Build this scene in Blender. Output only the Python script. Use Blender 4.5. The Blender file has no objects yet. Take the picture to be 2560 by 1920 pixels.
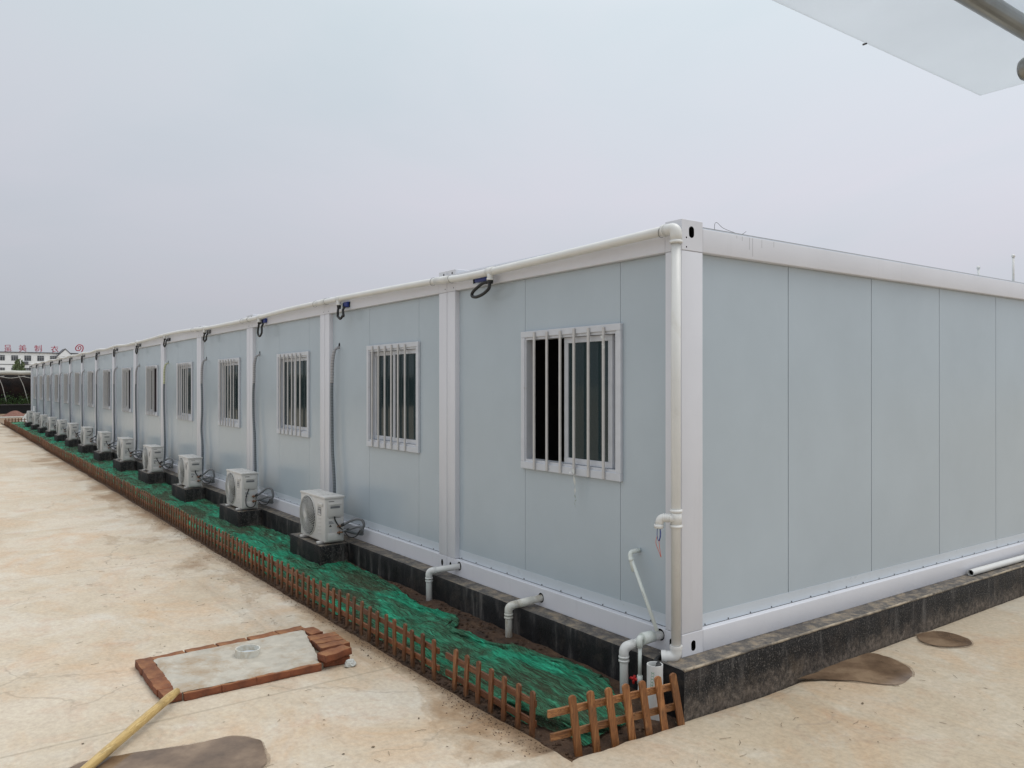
import bpy, bmesh, math, random
from mathutils import Vector, Matrix, noise, Quaternion
random.seed(7)
R = math.radians
scene = bpy.context.scene
COL = scene.collection

# ------------------------------------------------------------------ object helpers
def tag(o, label=None, cat=None, group=None, kind=None):
    if label: o['label'] = label
    if cat: o['category'] = cat
    if group: o['group'] = group
    if kind: o['kind'] = kind
    return o

def empty(name, loc=(0, 0, 0), rz=0, **k):
    o = bpy.data.objects.new(name, None)
    o.empty_display_size = 0.1
    o.location = loc
    o.rotation_euler.z = rz
    COL.objects.link(o)
    return tag(o, **k)

def copy_tree(src, parent=None):
    c = src.copy()
    COL.objects.link(c)
    if parent: c.parent = parent
    for ch in list(src.children):
        if ch.name in bpy.data.objects: copy_tree(ch, c)
    return c

class MB:
    """collects geometry for ONE mesh object"""
    def __init__(s):
        s.v = []; s.f = []; s.sm = []; s.mi = []
    def add(s, v, f, smooth=False, mi=0):
        n = len(s.v)
        s.v += [tuple(p) for p in v]
        s.f += [tuple(i + n for i in q) for q in f]
        s.sm += [smooth] * len(f); s.mi += [mi] * len(f)
    def box(s, x0, x1, y0, y1, z0, z1, mi=0, M=None):
        v = [Vector(p) for p in ((x0,y0,z0),(x1,y0,z0),(x1,y1,z0),(x0,y1,z0),(x0,y0,z1),(x1,y0,z1),(x1,y1,z1),(x0,y1,z1))]
        if M: v = [M @ p for p in v]
        s.add(v, [(0,3,2,1),(4,5,6,7),(0,1,5,4),(1,2,6,5),(2,3,7,6),(3,0,4,7)], False, mi)
    def bbox(s, x0, x1, y0, y1, z0, z1, b=0.004, seg=2, mi=0, M=None, jit=0.0, sm=True):
        bm = bmesh.new()
        bmesh.ops.create_cube(bm, size=1)
        for p in bm.verts:
            p.co = Vector(((x0+x1)/2+p.co.x*(x1-x0), (y0+y1)/2+p.co.y*(y1-y0), (z0+z1)/2+p.co.z*(z1-z0)))
        bmesh.ops.bevel(bm, geom=bm.edges[:], offset=b, segments=seg, affect='EDGES', profile=0.5)
        if jit:
            bmesh.ops.subdivide_edges(bm, edges=[e for e in bm.edges if e.calc_length() > 0.03], cuts=3, use_grid_fill=True)
            for p in bm.verts:
                p.co += jit * noise.noise_vector(p.co * 14 + Vector((x0*9, y0*7, z0)))
        bm.verts.index_update()
        v = [(M @ p.co) if M else p.co.copy() for p in bm.verts]
        s.add(v, [tuple(q.index for q in f.verts) for f in bm.faces], sm, mi)
        bm.free()
    def tube(s, pts, r, n=10, cap=True, mi=0, closed=False, smooth=True):
        pts = [Vector(p) for p in pts]
        rs = r if isinstance(r, (list, tuple)) else [r] * len(pts)
        t0 = (pts[1] - pts[0]).normalized()
        up = Vector((0, 0, 1)) if abs(t0.z) < 0.9 else Vector((1, 0, 0))
        nrm = t0.cross(up).normalized()
        V = []; prev = t0
        m = len(pts)
        for i, p in enumerate(pts):
            if closed: t = (pts[(i+1) % m] - pts[i-1]).normalized()
            elif i == 0: t = t0
            elif i == m-1: t = (pts[-1] - pts[-2]).normalized()
            else: t = ((pts[i+1] - p).normalized() + (p - pts[i-1]).normalized()).normalized()
            q = prev.rotation_difference(t)
            nrm = (q @ nrm).normalized(); prev = t
            b = t.cross(nrm)
            for k in range(n):
                a = 2*math.pi*k/n
                V.append(p + (nrm*math.cos(a) + b*math.sin(a)) * rs[i])
        F = []
        for i in range(m if closed else m-1):
            j = (i+1) % m
            for k in range(n):
                l = (k+1) % n
                F.append((i*n+k, i*n+l, j*n+l, j*n+k))
        s.add(V, F, smooth, mi)
        if cap and not closed:
            base = len(s.v) - len(V)
            s.f.append(tuple(base + k for k in reversed(range(n)))); s.sm.append(False); s.mi.append(mi)
            s.f.append(tuple(base + (m-1)*n + k for k in range(n))); s.sm.append(False); s.mi.append(mi)
    def ring(s, c, axis, ro, ri, h, n=24, mi=0):
        """hollow pipe piece from c along axis"""
        c = Vector(c); axis = Vector(axis).normalized()
        a = axis.orthogonal().normalized(); b = axis.cross(a)
        V = []
        for (r, d) in ((ro, 0), (ro, h), (ri, h), (ri, 0)):
            for k in range(n):
                t = 2*math.pi*k/n
                V.append(c + axis*d + (a*math.cos(t) + b*math.sin(t))*r)
        F = []
        for j in range(4):
            for k in range(n):
                l = (k+1) % n; j2 = (j+1) % 4
                F.append((j*n+k, j*n+l, j2*n+l, j2*n+k))
        s.add(V, F, True, mi)
    def disc(s, c, axis, r, n=20, ry=None, mi=0, up=(0,0,1)):
        c = Vector(c); axis = Vector(axis).normalized(); up = Vector(up)
        a = up.cross(axis).normalized(); b = axis.cross(a)
        ry = ry or r
        V = [c + a*math.cos(2*math.pi*k/n)*r + b*math.sin(2*math.pi*k/n)*ry for k in range(n)]
        s.add(V, [tuple(range(n))], False, mi)
    def build(s, name, mats, parent=None, loc=None, autosm=None, **k):
        me = bpy.data.meshes.new(name)
        me.from_pydata(s.v, [], s.f)
        me.polygons.foreach_set('use_smooth', s.sm)
        if not isinstance(mats, (list, tuple)): mats = [mats]
        for m in mats: me.materials.append(m)
        if len(mats) > 1: me.polygons.foreach_set('material_index', s.mi)
        if autosm is not None: me.set_sharp_from_angle(angle=R(autosm))
        me.validate(); me.update()
        o = bpy.data.objects.new(name, me)
        COL.objects.link(o)
        if parent: o.parent = parent
        if loc: o.location = loc
        return tag(o, **k)

def smooth_path(P, n=6):
    """Catmull-Rom"""
    P = [Vector(p) for p in P]; out = []
    Q = [2*P[0]-P[1]] + P + [2*P[-1]-P[-2]]
    for i in range(1, len(Q)-2):
        a, b, c, d = Q[i-1:i+3]
        for k in range(n):
            t = k/n
            out.append(0.5*((2*b) + (c-a)*t + (2*a-5*b+4*c-d)*t*t + (3*b-a-3*c+d)*t**3))
    out.append(P[-1])
    return out

def bend(P, r=0.05, n=6):
    """polyline with rounded corners"""
    P = [Vector(p) for p in P]; out = [P[0]]
    for i in range(1, len(P)-1):
        a = (P[i-1]-P[i]); b = (P[i+1]-P[i]); rr = min(r, a.length*.45, b.length*.45)
        A = P[i]+a.normalized()*rr; B = P[i]+b.normalized()*rr
        for k in range(n+1):
            t = k/n
            out.append(A*(1-t)**2 + P[i]*2*t*(1-t) + B*t*t)
    out.append(P[-1])
    return out

# ------------------------------------------------------------------ material helpers
def newmat(name):
    m = bpy.data.materials.new(name); m.use_nodes = True
    nt = m.node_tree
    b = nt.nodes['Principled BSDF']
    return m, nt, b

class NT:
    def __init__(s, nt, coord='Object'):
        s.nt = nt
        tc = nt.nodes.new('ShaderNodeTexCoord'); s.co = tc.outputs[coord]
        s.N = nt.nodes.new
    def L(s, a, b): s.nt.links.new(a, b)
    def mapping(s, scale=(1,1,1), loc=(0,0,0), rot=(0,0,0), src=None):
        n = s.N('ShaderNodeMapping'); n.inputs['Scale'].default_value = scale
        n.inputs['Location'].default_value = loc; n.inputs['Rotation'].default_value = rot
        s.L(src or s.co, n.inputs['Vector']); return n.outputs[0]
    def noise(s, scale=5, detail=6, rough=0.6, dist=0, vec=None):
        n = s.N('ShaderNodeTexNoise'); n.inputs['Scale'].default_value = scale
        n.inputs['Detail'].default_value = detail; n.inputs['Roughness'].default_value = rough
        n.inputs['Distortion'].default_value = dist
        s.L(vec or s.co, n.inputs['Vector']); return n.outputs['Fac']
    def voro(s, scale=5, vec=None, feature='F1', out='Distance', rnd=1):
        n = s.N('ShaderNodeTexVoronoi'); n.feature = feature; n.inputs['Scale'].default_value = scale
        n.inputs['Randomness'].default_value = rnd
        s.L(vec or s.co, n.inputs['Vector']); return n.outputs[out]
    def ramp(s, fac, stops, interp='LINEAR'):
        n = s.N('ShaderNodeValToRGB'); n.color_ramp.interpolation = interp
        e = n.color_ramp.elements
        while len(e) > 1: e.remove(e[-1])
        for i, (p, c) in enumerate(stops):
            el = e[0] if i == 0 else e.new(p)
            el.position = p
            if not isinstance(c, (tuple, list)): c = (c, c, c)
            el.color = (*c[:3], 1)
        s.L(fac, n.inputs['Fac']); return n.outputs['Color']
    def mix(s, fac, a, b, mode='MIX'):
        n = s.N('ShaderNodeMix'); n.data_type = 'RGBA'; n.blend_type = mode
        for inp, v in ((n.inputs['Factor'], fac), (n.inputs['A'], a), (n.inputs['B'], b)):
            if isinstance(v, (int, float)):
                inp.default_value = v if inp.type == 'VALUE' else (v, v, v, 1)
            elif isinstance(v, (tuple, list)): inp.default_value = (*v[:3], 1)
            else: s.L(v, inp)
        return n.outputs['Result']
    def math(s, op, a, b=None, clamp=False):
        n = s.N('ShaderNodeMath'); n.operation = op; n.use_clamp = clamp
        for i, v in enumerate((a, b)):
            if v is None: continue
            if isinstance(v, (int, float)): n.inputs[i].default_value = v
            else: s.L(v, n.inputs[i])
        return n.outputs[0]
    def bump(s, h, strength=0.3, dist=0.01, normal=None):
        n = s.N('ShaderNodeBump'); n.inputs['Strength'].default_value = strength
        n.inputs['Distance'].default_value = dist
        s.L(h, n.inputs['Height'])
        if normal: s.L(normal, n.inputs['Normal'])
        return n.outputs[0]
    def sep(s, src=None):
        n = s.N('ShaderNodeSeparateXYZ'); s.L(src or s.co, n.inputs[0]); return n.outputs

def simple(name, col, rough=0.5, metal=0.0, var=0.08, scale=12, bump=0.0, bscale=60, spec=0.5, dirt=None, coord='Object', dirt_lo=0.55, dirt_hi=0.75):
    m, nt, b = newmat(name); n = NT(nt, coord)
    f = n.noise(scale, 5)
    c = n.mix(n.ramp(f, [(0.3, 0), (0.7, 1)]), tuple(v*(1-var) for v in col), tuple(min(1, v*(1+var)) for v in col))
    if dirt:
        d = n.ramp(n.noise(scale*0.45, 8, 0.7, 0.4, n.mapping(loc=(3.1,7.7,1.3))), [(dirt_lo, 0), (dirt_hi, 1)])
        c = n.mix(d, c, dirt)
    n.L(c, b.inputs['Base Color'])
    b.inputs['Roughness'].default_value = rough; b.inputs['Metallic'].default_value = metal
    b.inputs['Specular IOR Level'].default_value = spec
    if bump: n.L(n.bump(n.noise(bscale, 6), bump, 0.01), b.inputs['Normal'])
    return m

M = {}
# white powder-coated steel: faint rain streaks and scuffs
def paint(name, col, streak, rough, marks=1.0):
    m, nt, b = newmat(name); n = NT(nt)
    big = n.noise(1.3, 4)
    c = n.mix(n.ramp(big, [(0.3, 0), (0.7, 1)]), tuple(v*0.96 for v in col), tuple(min(1, v*1.03) for v in col))
    st = n.noise(9, 5, 0.6, 0, n.mapping((1, 1, 0.09)))
    c = n.mix(n.math('MULTIPLY', n.ramp(st, [(0.58, 0), (0.8, 1)]), 0.35*marks), c, streak)
    sp = n.ramp(n.noise(55, 2), [(0.72, 0), (0.76, 1)])
    gate = n.ramp(n.noise(2.2, 3, 0.5, 0, n.mapping(loc=(5, 2, 9))), [(0.5, 0), (0.62, 1)])
    c = n.mix(n.math('MULTIPLY', n.math('MULTIPLY', sp, gate), 0.45*marks), c, (0.25, 0.22, 0.18))
    n.L(c, b.inputs['Base Color'])
    r = n.ramp(n.noise(3.5, 5), [(0.3, rough-0.03), (0.7, rough+0.03)])
    n.L(r, b.inputs['Roughness'])
    n.L(n.bump(n.noise(0.6, 1), 0.06, 0.02), b.inputs['Normal'])
    return m
M['drip'] = simple('grey_drip_stain', (0.30, 0.30, 0.31), 0.6)
M['white'] = paint('white_steel_paint', (0.66, 0.665, 0.705), (0.50, 0.50, 0.52), 0.38, 0.8)
M['panel'] = paint('grey_blue_panel_paint', (0.428, 0.492, 0.540), (0.375, 0.43, 0.47), 0.24, 0.22)
M['flash'] = paint('flashing_paint', (0.55, 0.60, 0.65), (0.45, 0.48, 0.50), 0.30)
M['frame'] = simple('window_frame_paint', (0.56, 0.58, 0.62), 0.4, var=0.05, dirt=(0.35, 0.33, 0.3), dirt_lo=0.66, dirt_hi=0.8)
M['bar'] = simple('window_bar_steel', (0.52, 0.51, 0.50), 0.42, var=0.07, dirt=(0.34, 0.3, 0.26), dirt_lo=0.66)
M['pvc'] = simple('white_pvc', (0.69, 0.69, 0.67), 0.35, var=0.05, scale=4, dirt=(0.52, 0.49, 0.42), dirt_lo=0.6, dirt_hi=0.85)
M['pvcdirty'] = simple('muddy_white_pvc', (0.66, 0.65, 0.59), 0.4, var=0.07, scale=14, dirt=(0.36, 0.26, 0.13), dirt_lo=0.5, dirt_hi=0.72)
M['ppr'] = simple('pale_green_pvc', (0.68, 0.72, 0.68), 0.35, var=0.04, dirt=(0.5, 0.5, 0.45), dirt_lo=0.62)
M['black'] = simple('black_rubber', (0.012, 0.012, 0.013), 0.5, var=0.2)
M['hole'] = simple('unlit_hole', (0.006, 0.006, 0.006), 0.9, spec=0.1)
M['blue'] = simple('blue_plug', (0.012, 0.03, 0.2), 0.4)
M['red'] = simple('red_plastic', (0.55, 0.02, 0.02), 0.35)
M['screw'] = simple('screw_steel', (0.08, 0.08, 0.08), 0.5, 0.6)
M['steel'] = simple('galvanised_steel', (0.30, 0.31, 0.30), 0.32, 0.85, var=0.25, scale=9, bump=0.15, bscale=160, dirt=(0.16, 0.13, 0.1), dirt_lo=0.5, dirt_hi=0.85)
M['ac'] = simple('ac_casing_paint', (0.60, 0.585, 0.56), 0.42, var=0.05, scale=5, dirt=(0.42, 0.38, 0.32), dirt_lo=0.62, dirt_hi=0.9)
M['acgrille'] = simple('grille_plastic', (0.55, 0.55, 0.53), 0.4, var=0.05)
M['badge'] = simple('grey_badge', (0.13, 0.13, 0.135), 0.4)
M['ink'] = simple('printed_ink', (0.06, 0.06, 0.06), 0.6)
M['inklight'] = simple('light_print', (0.55, 0.55, 0.55), 0.6)
M['brass'] = simple('brass_valve', (0.25, 0.14, 0.09), 0.35, 0.85, var=0.2, dirt=(0.2, 0.08, 0.04))
M['foam'] = simple('grey_foam_wrap', (0.16, 0.165, 0.175), 0.65, var=0.15, scale=20)
M['greenink'] = simple('green_print', (0.05, 0.3, 0.14), 0.6)
M['wire'] = simple('thin_wire', (0.06, 0.06, 0.06), 0.5)
M['redwire'] = simple('red_wire', (0.6, 0.1, 0.05), 0.5)
M['bluewire'] = simple('blue_wire', (0.05, 0.08, 0.3), 0.5)
M['plasticfilm'] = simple('pale_film_strip', (0.6, 0.62, 0.6), 0.35)
M['dryfilm'] = simple('green_tatter', (0.2, 0.24, 0.15), 0.7)
M['dark_in'] = simple('cabin_inner_wall', (0.12, 0.12, 0.115), 0.8)

def wrap_mat(name, c1, c2):
    m, nt, b = newmat(name); n = NT(nt)
    w = n.N('ShaderNodeTexWave'); w.inputs['Scale'].default_value = 9; w.inputs['Distortion'].default_value = 1.2
    w.bands_direction = 'Z'; w.inputs['Detail'].default_value = 2
    n.L(n.co, w.inputs['Vector'])
    c = n.mix(n.ramp(w.outputs['Fac'], [(0.1, 1), (0.35, 0)]), c1, c2)
    n.L(c, b.inputs['Base Color']); b.inputs['Roughness'].default_value = 0.55
    n.L(n.bump(w.outputs['Fac'], 0.3, 0.006), b.inputs['Normal'])
    return m
M['wrap'] = wrap_mat('grey_pipe_tape', (0.17, 0.19, 0.205), (0.11, 0.125, 0.135))
M['wraplight'] = wrap_mat('pale_grey_pipe_tape', (0.38, 0.37, 0.38), (0.25, 0.25, 0.26))
M['wrapyellow'] = wrap_mat('yellowish_pipe_tape', (0.58, 0.58, 0.38), (0.28, 0.33, 0.2))

# glass
m, nt, b = newmat('window_glass')
b.inputs['Base Color'].default_value = (0.03, 0.05, 0.055, 1); b.inputs['Roughness'].default_value = 0.06
b.inputs['Specular IOR Level'].default_value = 0.3; b.inputs['Alpha'].default_value = 0.8
M['glass'] = m
m, nt, b = newmat('curtain_cloth'); n = NT(nt)
b.inputs['Base Color'].default_value = (0.30, 0.25, 0.27, 1); b.inputs['Roughness'].default_value = 0.9
M['curtain'] = m

# concrete yard: greige slab with tan washes, pink-orange stains, pale patches, dark specks, tyre marks, saw-cut joints
def concrete_yard():
    m, nt, b = newmat('yard_concrete'); n = NT(nt)
    flat = n.mapping((1, 1, 0))
    a = n.noise(0.55, 8, 0.62, 0.6, flat)
    c = n.ramp(a, [(0.28, (0.45, 0.36, 0.255)), (0.45, (0.52, 0.435, 0.325)), (0.58, (0.56, 0.485, 0.385)), (0.75, (0.59, 0.53, 0.445))])
    # pale cement patches
    p = n.ramp(n.noise(1.1, 9, 0.68, 0.8, n.mapping((1, 1, 0), (4, 9, 0))), [(0.5, 0), (0.68, 1)])
    c = n.mix(n.math('MULTIPLY', p, 0.6), c, (0.60, 0.57, 0.50))
    # orange/pink soil wash
    o = n.ramp(n.noise(0.8, 9, 0.7, 1.1, n.mapping((1, 1.3, 0), (11, 3, 0))), [(0.5, 0), (0.72, 1)])
    c = n.mix(n.math('MULTIPLY', o, 0.62), c, (0.53, 0.34, 0.19))
    o2 = n.ramp(n.noise(2.6, 8, 0.72, 0.6, n.mapping((1, 1, 0), (1, 23, 0))), [(0.54, 0), (0.72, 1)])
    c = n.mix(n.math('MULTIPLY', o2, 0.4), c, (0.46, 0.26, 0.16))
    # muddy wash along the planting bed (y about -1.1 .. -1.7) broken by noise
    s = n.sep()
    edge = n.math('MULTIPLY', n.math('SUBTRACT', n.math('MULTIPLY', s['Y'], -1), 1.08), 0.62)
    wob = n.math('SUBTRACT', n.math('MULTIPLY', n.noise(0.85, 8, 0.66, 0.5, n.mapping((0.6, 1.2, 0), (2, 0, 0))), 2.9), 0.80)
    mud = n.ramp(n.math('SUBTRACT', wob, edge), [(0.36, 0), (0.46, 0.42), (0.52, 0.36), (0.66, 0.75), (0.8, 1)])
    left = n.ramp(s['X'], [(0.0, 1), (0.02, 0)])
    xm = n.math('MULTIPLY', mud, left)
    c = n.mix(n.math('MULTIPLY', xm, 0.8), c, (0.25, 0.145, 0.065))
    # crumbly dirt line right along the cut edge of the bed
    ed = n.math('ADD', n.math('MULTIPLY', n.noise(7, 7, 0.7, 0, flat), 0.26), n.math('MULTIPLY', n.noise(31, 5, 0.7, 0, flat), 0.12))
    rim = n.ramp(n.math('SUBTRACT', ed, n.math('SUBTRACT', n.math('MULTIPLY', s['Y'], -1), 1.08)), [(0.03, 0), (0.14, 1)])
    c = n.mix(n.math('MULTIPLY', n.math('MULTIPLY', rim, left), 0.65), c, (0.14, 0.085, 0.045))
    # yard right of the building is tinted darker and slightly yellower
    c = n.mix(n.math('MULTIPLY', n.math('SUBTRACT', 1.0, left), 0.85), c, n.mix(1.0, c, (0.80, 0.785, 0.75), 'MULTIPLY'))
    # tyre / drag marks
    tw = n.noise(1.0, 7, 0.7, 0.3, n.mapping((0.10, 1.6, 0), (0, 2, 0), (0, 0, R(12))))
    t = n.ramp(tw, [(0.56, 0), (0.64, 1)])
    c = n.mix(n.math('MULTIPLY', t, 0.30), c, (0.34, 0.27, 0.20))
    # fine mottling
    f = n.noise(26, 8, 0.75, 0, flat)
    c = n.mix(0.42, c, n.ramp(f, [(0.3, 0.26), (0.5, 0.5), (0.7, 0.70)]), 'OVERLAY')
    f2 = n.noise(5.5, 9, 0.78, 0.5, flat)
    c = n.mix(0.22, c, n.ramp(f2, [(0.3, 0.3), (0.5, 0.5), (0.7, 0.68)]), 'OVERLAY')
    fs = n.ramp(n.noise(75, 3, 0.6, 0, flat), [(0.66, 0), (0.72, 1)])
    fg = n.ramp(n.noise(3.2, 4, 0.6, 0, n.mapping((1,1,0),(7,7,0))), [(0.46, 0), (0.62, 1)])
    c = n.mix(n.math('MULTIPLY', n.math('MULTIPLY', fs, fg), 0.55), c, (0.17, 0.12, 0.08))
    # scattered dark blotches
    db = n.ramp(n.noise(7.5, 7, 0.72, 0.2, n.mapping((1,1,0),(31,2,0))), [(0.68, 0), (0.76, 1)])
    c = n.mix(n.math('MULTIPLY', db, 0.5), c, (0.20, 0.17, 0.14))
    # joints every 4.8 m along x
    jx = n.math('ABSOLUTE', n.math('SUBTRACT', n.math('FRACT', n.math('DIVIDE', n.math('ADD', s['X'], 1.76+2.4+480), 4.8)), 0.5))
    jw = n.math('ADD', jx, n.math('MULTIPLY', n.math('SUBTRACT', n.noise(5, 4, 0.6, 0, flat), 0.5), 0.004))
    j = n.ramp(jw, [(0.0012, 1), (0.0026, 0)])
    c = n.mix(n.math('MULTIPLY', n.math('MULTIPLY', j, left), 0.5), c, (0.26, 0.21, 0.15))
    # hairline cracks
    dv = n.N('ShaderNodeVectorMath'); dv.operation = 'ADD'; n.L(flat, dv.inputs[0])
    nz = n.N('ShaderNodeTexNoise'); nz.inputs['Scale'].default_value = 2.5; nz.inputs['Detail'].default_value = 6; n.L(flat, nz.inputs['Vector'])
    sc_ = n.N('ShaderNodeVectorMath'); sc_.operation = 'SCALE'; sc_.inputs['Scale'].default_value = 0.5; n.L(nz.outputs['Color'], sc_.inputs[0]); n.L(sc_.outputs[0], dv.inputs[1])
    ck = n.ramp(n.voro(0.55, dv.outputs[0], 'DISTANCE_TO_EDGE'), [(0.002, 1), (0.006, 0)])
    ckg = n.ramp(n.noise(0.5, 3, 0.5, 0, n.mapping((1,1,0),(8,1,0))), [(0.5, 0), (0.56, 1)])
    c = n.mix(n.math('MULTIPLY', n.math('MULTIPLY', ck, ckg), 0.45), c, (0.25, 0.20, 0.15))
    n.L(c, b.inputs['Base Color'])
    n.L(n.ramp(a, [(0.3, 0.62), (0.7, 0.85)]), b.inputs['Roughness'])
    h = n.math('ADD', n.math('MULTIPLY', n.noise(9, 9, 0.7, 0, flat), 1.0), n.math('MULTIPLY', f, 0.4))
    n.L(n.bump(h, 0.35, 0.012), b.inputs['Normal'])
    return m
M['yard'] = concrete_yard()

def soil_mat(name, c1, c2, c3):
    m, nt, b = newmat(name); n = NT(nt)
    a = n.noise(7, 9, 0.7)
    c = n.ramp(a, [(0.3, c1), (0.5, c2), (0.72, c3)])
    st = n.ramp(n.noise(40, 3, 0.5), [(0.68, 0), (0.74, 1)])
    c = n.mix(n.math('MULTIPLY', st, 0.5), c, (0.30, 0.25, 0.16))
    n.L(c, b.inputs['Base Color']); b.inputs['Roughness'].default_value = 0.9
    n.L(n.bump(n.noise(22, 9, 0.75), 1.0, 0.03), b.inputs['Normal'])
    return m
M['soil'] = soil_mat('wet_brown_soil', (0.030, 0.017, 0.010), (0.085, 0.045, 0.025), (0.15, 0.085, 0.045))
M['redsoil'] = soil_mat('red_soil_heap', (0.10, 0.04, 0.03), (0.19, 0.085, 0.06), (0.25, 0.13, 0.1))
M['farground'] = soil_mat('far_ground', (0.38, 0.33, 0.26), (0.48, 0.44, 0.37), (0.55, 0.52, 0.46))

# green debris netting, partly see-through where it is stretched
def net_mat():
    m, nt, b = newmat('green_debris_net'); n = NT(nt)
    v = n.mapping((0.55, 5.0, 1.5), (0, 0, 0), (0, 0, R(-4)))
    a = n.noise(4.0, 8, 0.62, 0.9, v)
    v2 = n.mapping((0.9, 15, 3), (3, 1, 0), (0, 0, R(-6)))
    fine = n.noise(6, 6, 0.68, 0.8, v2)
    big = n.noise(1.35, 6, 0.6, 0.7, n.mapping((0.7, 2.6, 1), (2, 5, 0)))
    c = n.ramp(a, [(0.32, (0.012, 0.15, 0.08)), (0.5, (0.02, 0.29, 0.155)), (0.66, (0.04, 0.46, 0.27))])
    c = n.mix(0.8, c, n.ramp(fine, [(0.34, 0.12), (0.5, 0.48), (0.64, 0.9)]), 'OVERLAY')
    flatp = n.ramp(big, [(0.39, 0), (0.49, 0.65), (0.58, 1)])
    c = n.mix(n.math('MULTIPLY', flatp, 0.82), c, n.ramp(fine, [(0.35, (0.055, 0.065, 0.034)), (0.5, (0.09, 0.115, 0.062)), (0.65, (0.11, 0.20, 0.12))]))
    sp = n.ramp(n.noise(120, 2), [(0.70, 0), (0.74, 1)])
    c = n.mix(n.math('MULTIPLY', sp, 0.35), c, (0.35, 0.4, 0.36))
    n.L(c, b.inputs['Base Color']); b.inputs['Roughness'].default_value = 0.7; b.inputs['Specular IOR Level'].default_value = 0.25
    # where the netting is stretched flat the weave opens and the soil shows between the threads
    dens = n.ramp(big, [(0.40, 1.0), (0.50, 0.82), (0.60, 0.5)])
    al = n.math('ADD', dens, n.math('MULTIPLY', n.math('SUBTRACT', fine, 0.5), 1.5), True)
    n.L(al, b.inputs['Alpha'])
    n.L(n.bump(n.math('ADD', a, n.math('MULTIPLY', fine, 0.8)), 1.0, 0.035), b.inputs['Normal'])
    return m
M['net'] = net_mat()

def plinth_mat():
    m, nt, b = newmat('black_painted_plinth'); n = NT(nt)
    s = n.sep()
    g = n.N('ShaderNodeNewGeometry'); gs = n.N('ShaderNodeSeparateXYZ'); n.L(g.outputs['Normal'], gs.inputs[0])
    up = n.ramp(gs.outputs['Z'], [(0.5, 0), (0.8, 1)])
    streak = n.noise(10, 7, 0.65, 0.2, n.mapping((1, 1, 0.18)))
    side = n.ramp(streak, [(0.38, (0.005, 0.005, 0.0055)), (0.52, (0.012, 0.012, 0.013)), (0.60, (0.045, 0.042, 0.04)), (0.72, (0.14, 0.13, 0.12))])
    # speckle of pale mortar splashes, mostly on the right-hand (end) face where rain splashes
    e = n.ramp(gs.outputs['X'], [(0.5, 0), (0.8, 1)])
    spk = n.ramp(n.noise(72, 5, 0.8), [(0.55, 0), (0.60, 1)])
    side = n.mix(n.math('MULTIPLY', n.math('MULTIPLY', spk, e), 0.72), side, (0.19, 0.175, 0.16))
    lump = n.ramp(n.noise(4.5, 7, 0.72, 0.3, n.mapping(loc=(6, 1, 2))), [(0.52, 0), (0.66, 1)])
    side = n.mix(n.math('MULTIPLY', lump, 0.4), side, (0.075, 0.06, 0.05))
    # worn foot of the wall: splashed mud
    hh = n.math('ADD', n.math('MULTIPLY', s['Z'], -1), n.math('MULTIPLY', n.math('SUBTRACT', n.noise(6, 7, 0.7), 0.5), 0.34))
    foot = n.ramp(hh, [(0.15, 0), (0.27, 1)])
    side = n.mix(n.math('MULTIPLY', n.math('MULTIPLY', foot, e), 0.8), side, n.ramp(n.noise(24, 7, 0.75), [(0.38, (0.05, 0.042, 0.036)), (0.5, (0.13, 0.105, 0.085)), (0.64, (0.24, 0.20, 0.165))]))
    moss = n.ramp(n.noise(3.1, 6, 0.7, 0, n.mapping(loc=(9, 0, 4))), [(0.60, 0), (0.72, 1)])
    side = n.mix(n.math('MULTIPLY', moss, 0.45), side, (0.10, 0.075, 0.05))
    t = n.noise(9, 8, 0.72, 0.3)
    top = n.ramp(t, [(0.3, (0.055, 0.05, 0.047)), (0.46, (0.12, 0.11, 0.10)), (0.56, (0.24, 0.20, 0.155)), (0.68, (0.38, 0.30, 0.20))])
    td = n.ramp(n.noise(1.6, 6, 0.65, 0, n.mapping(loc=(3, 3, 3))), [(0.48, 0), (0.62, 1)])
    top = n.mix(n.math('MULTIPLY', td, 0.45), top, (0.05, 0.045, 0.045))
    tdot = n.ramp(n.noise(70, 3, 0.6), [(0.60, 0), (0.67, 1)])
    top = n.mix(n.math('MULTIPLY', tdot, 0.6), top, (0.33, 0.29, 0.23))
    # bare cement arris
    n.L(n.mix(up, side, top), b.inputs['Base Color'])
    n.L(n.ramp(streak, [(0.3, 0.5), (0.7, 0.8)]), b.inputs['Roughness']); b.inputs['Specular IOR Level'].default_value = 0.3
    n.L(n.bump(n.math('ADD', n.noise(18, 8, 0.7), n.math('MULTIPLY', spk, 0.3)), 0.5, 0.012), b.inputs['Normal'])
    return m
M['plinth'] = plinth_mat()
M['arris'] = simple('cement_edge', (0.42, 0.35, 0.26), 0.85, var=0.25, scale=8, bump=0.5, bscale=40, dirt=(0.09, 0.08, 0.07), dirt_lo=0.42, dirt_hi=0.6)
M['slab'] = simple('cast_cement_slab', (0.46, 0.425, 0.36), 0.85, var=0.16, scale=9, bump=0.8, bscale=35, dirt=(0.36, 0.27, 0.18), dirt_lo=0.47, dirt_hi=0.66)
M['rubble'] = simple('pale_cement_lump', (0.55, 0.56, 0.53), 0.9, var=0.1, bump=0.8, bscale=30)
M['mortar'] = simple('rough_mortar', (0.22, 0.185, 0.14), 0.95, var=0.3, scale=20, bump=1, bscale=40)

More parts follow.
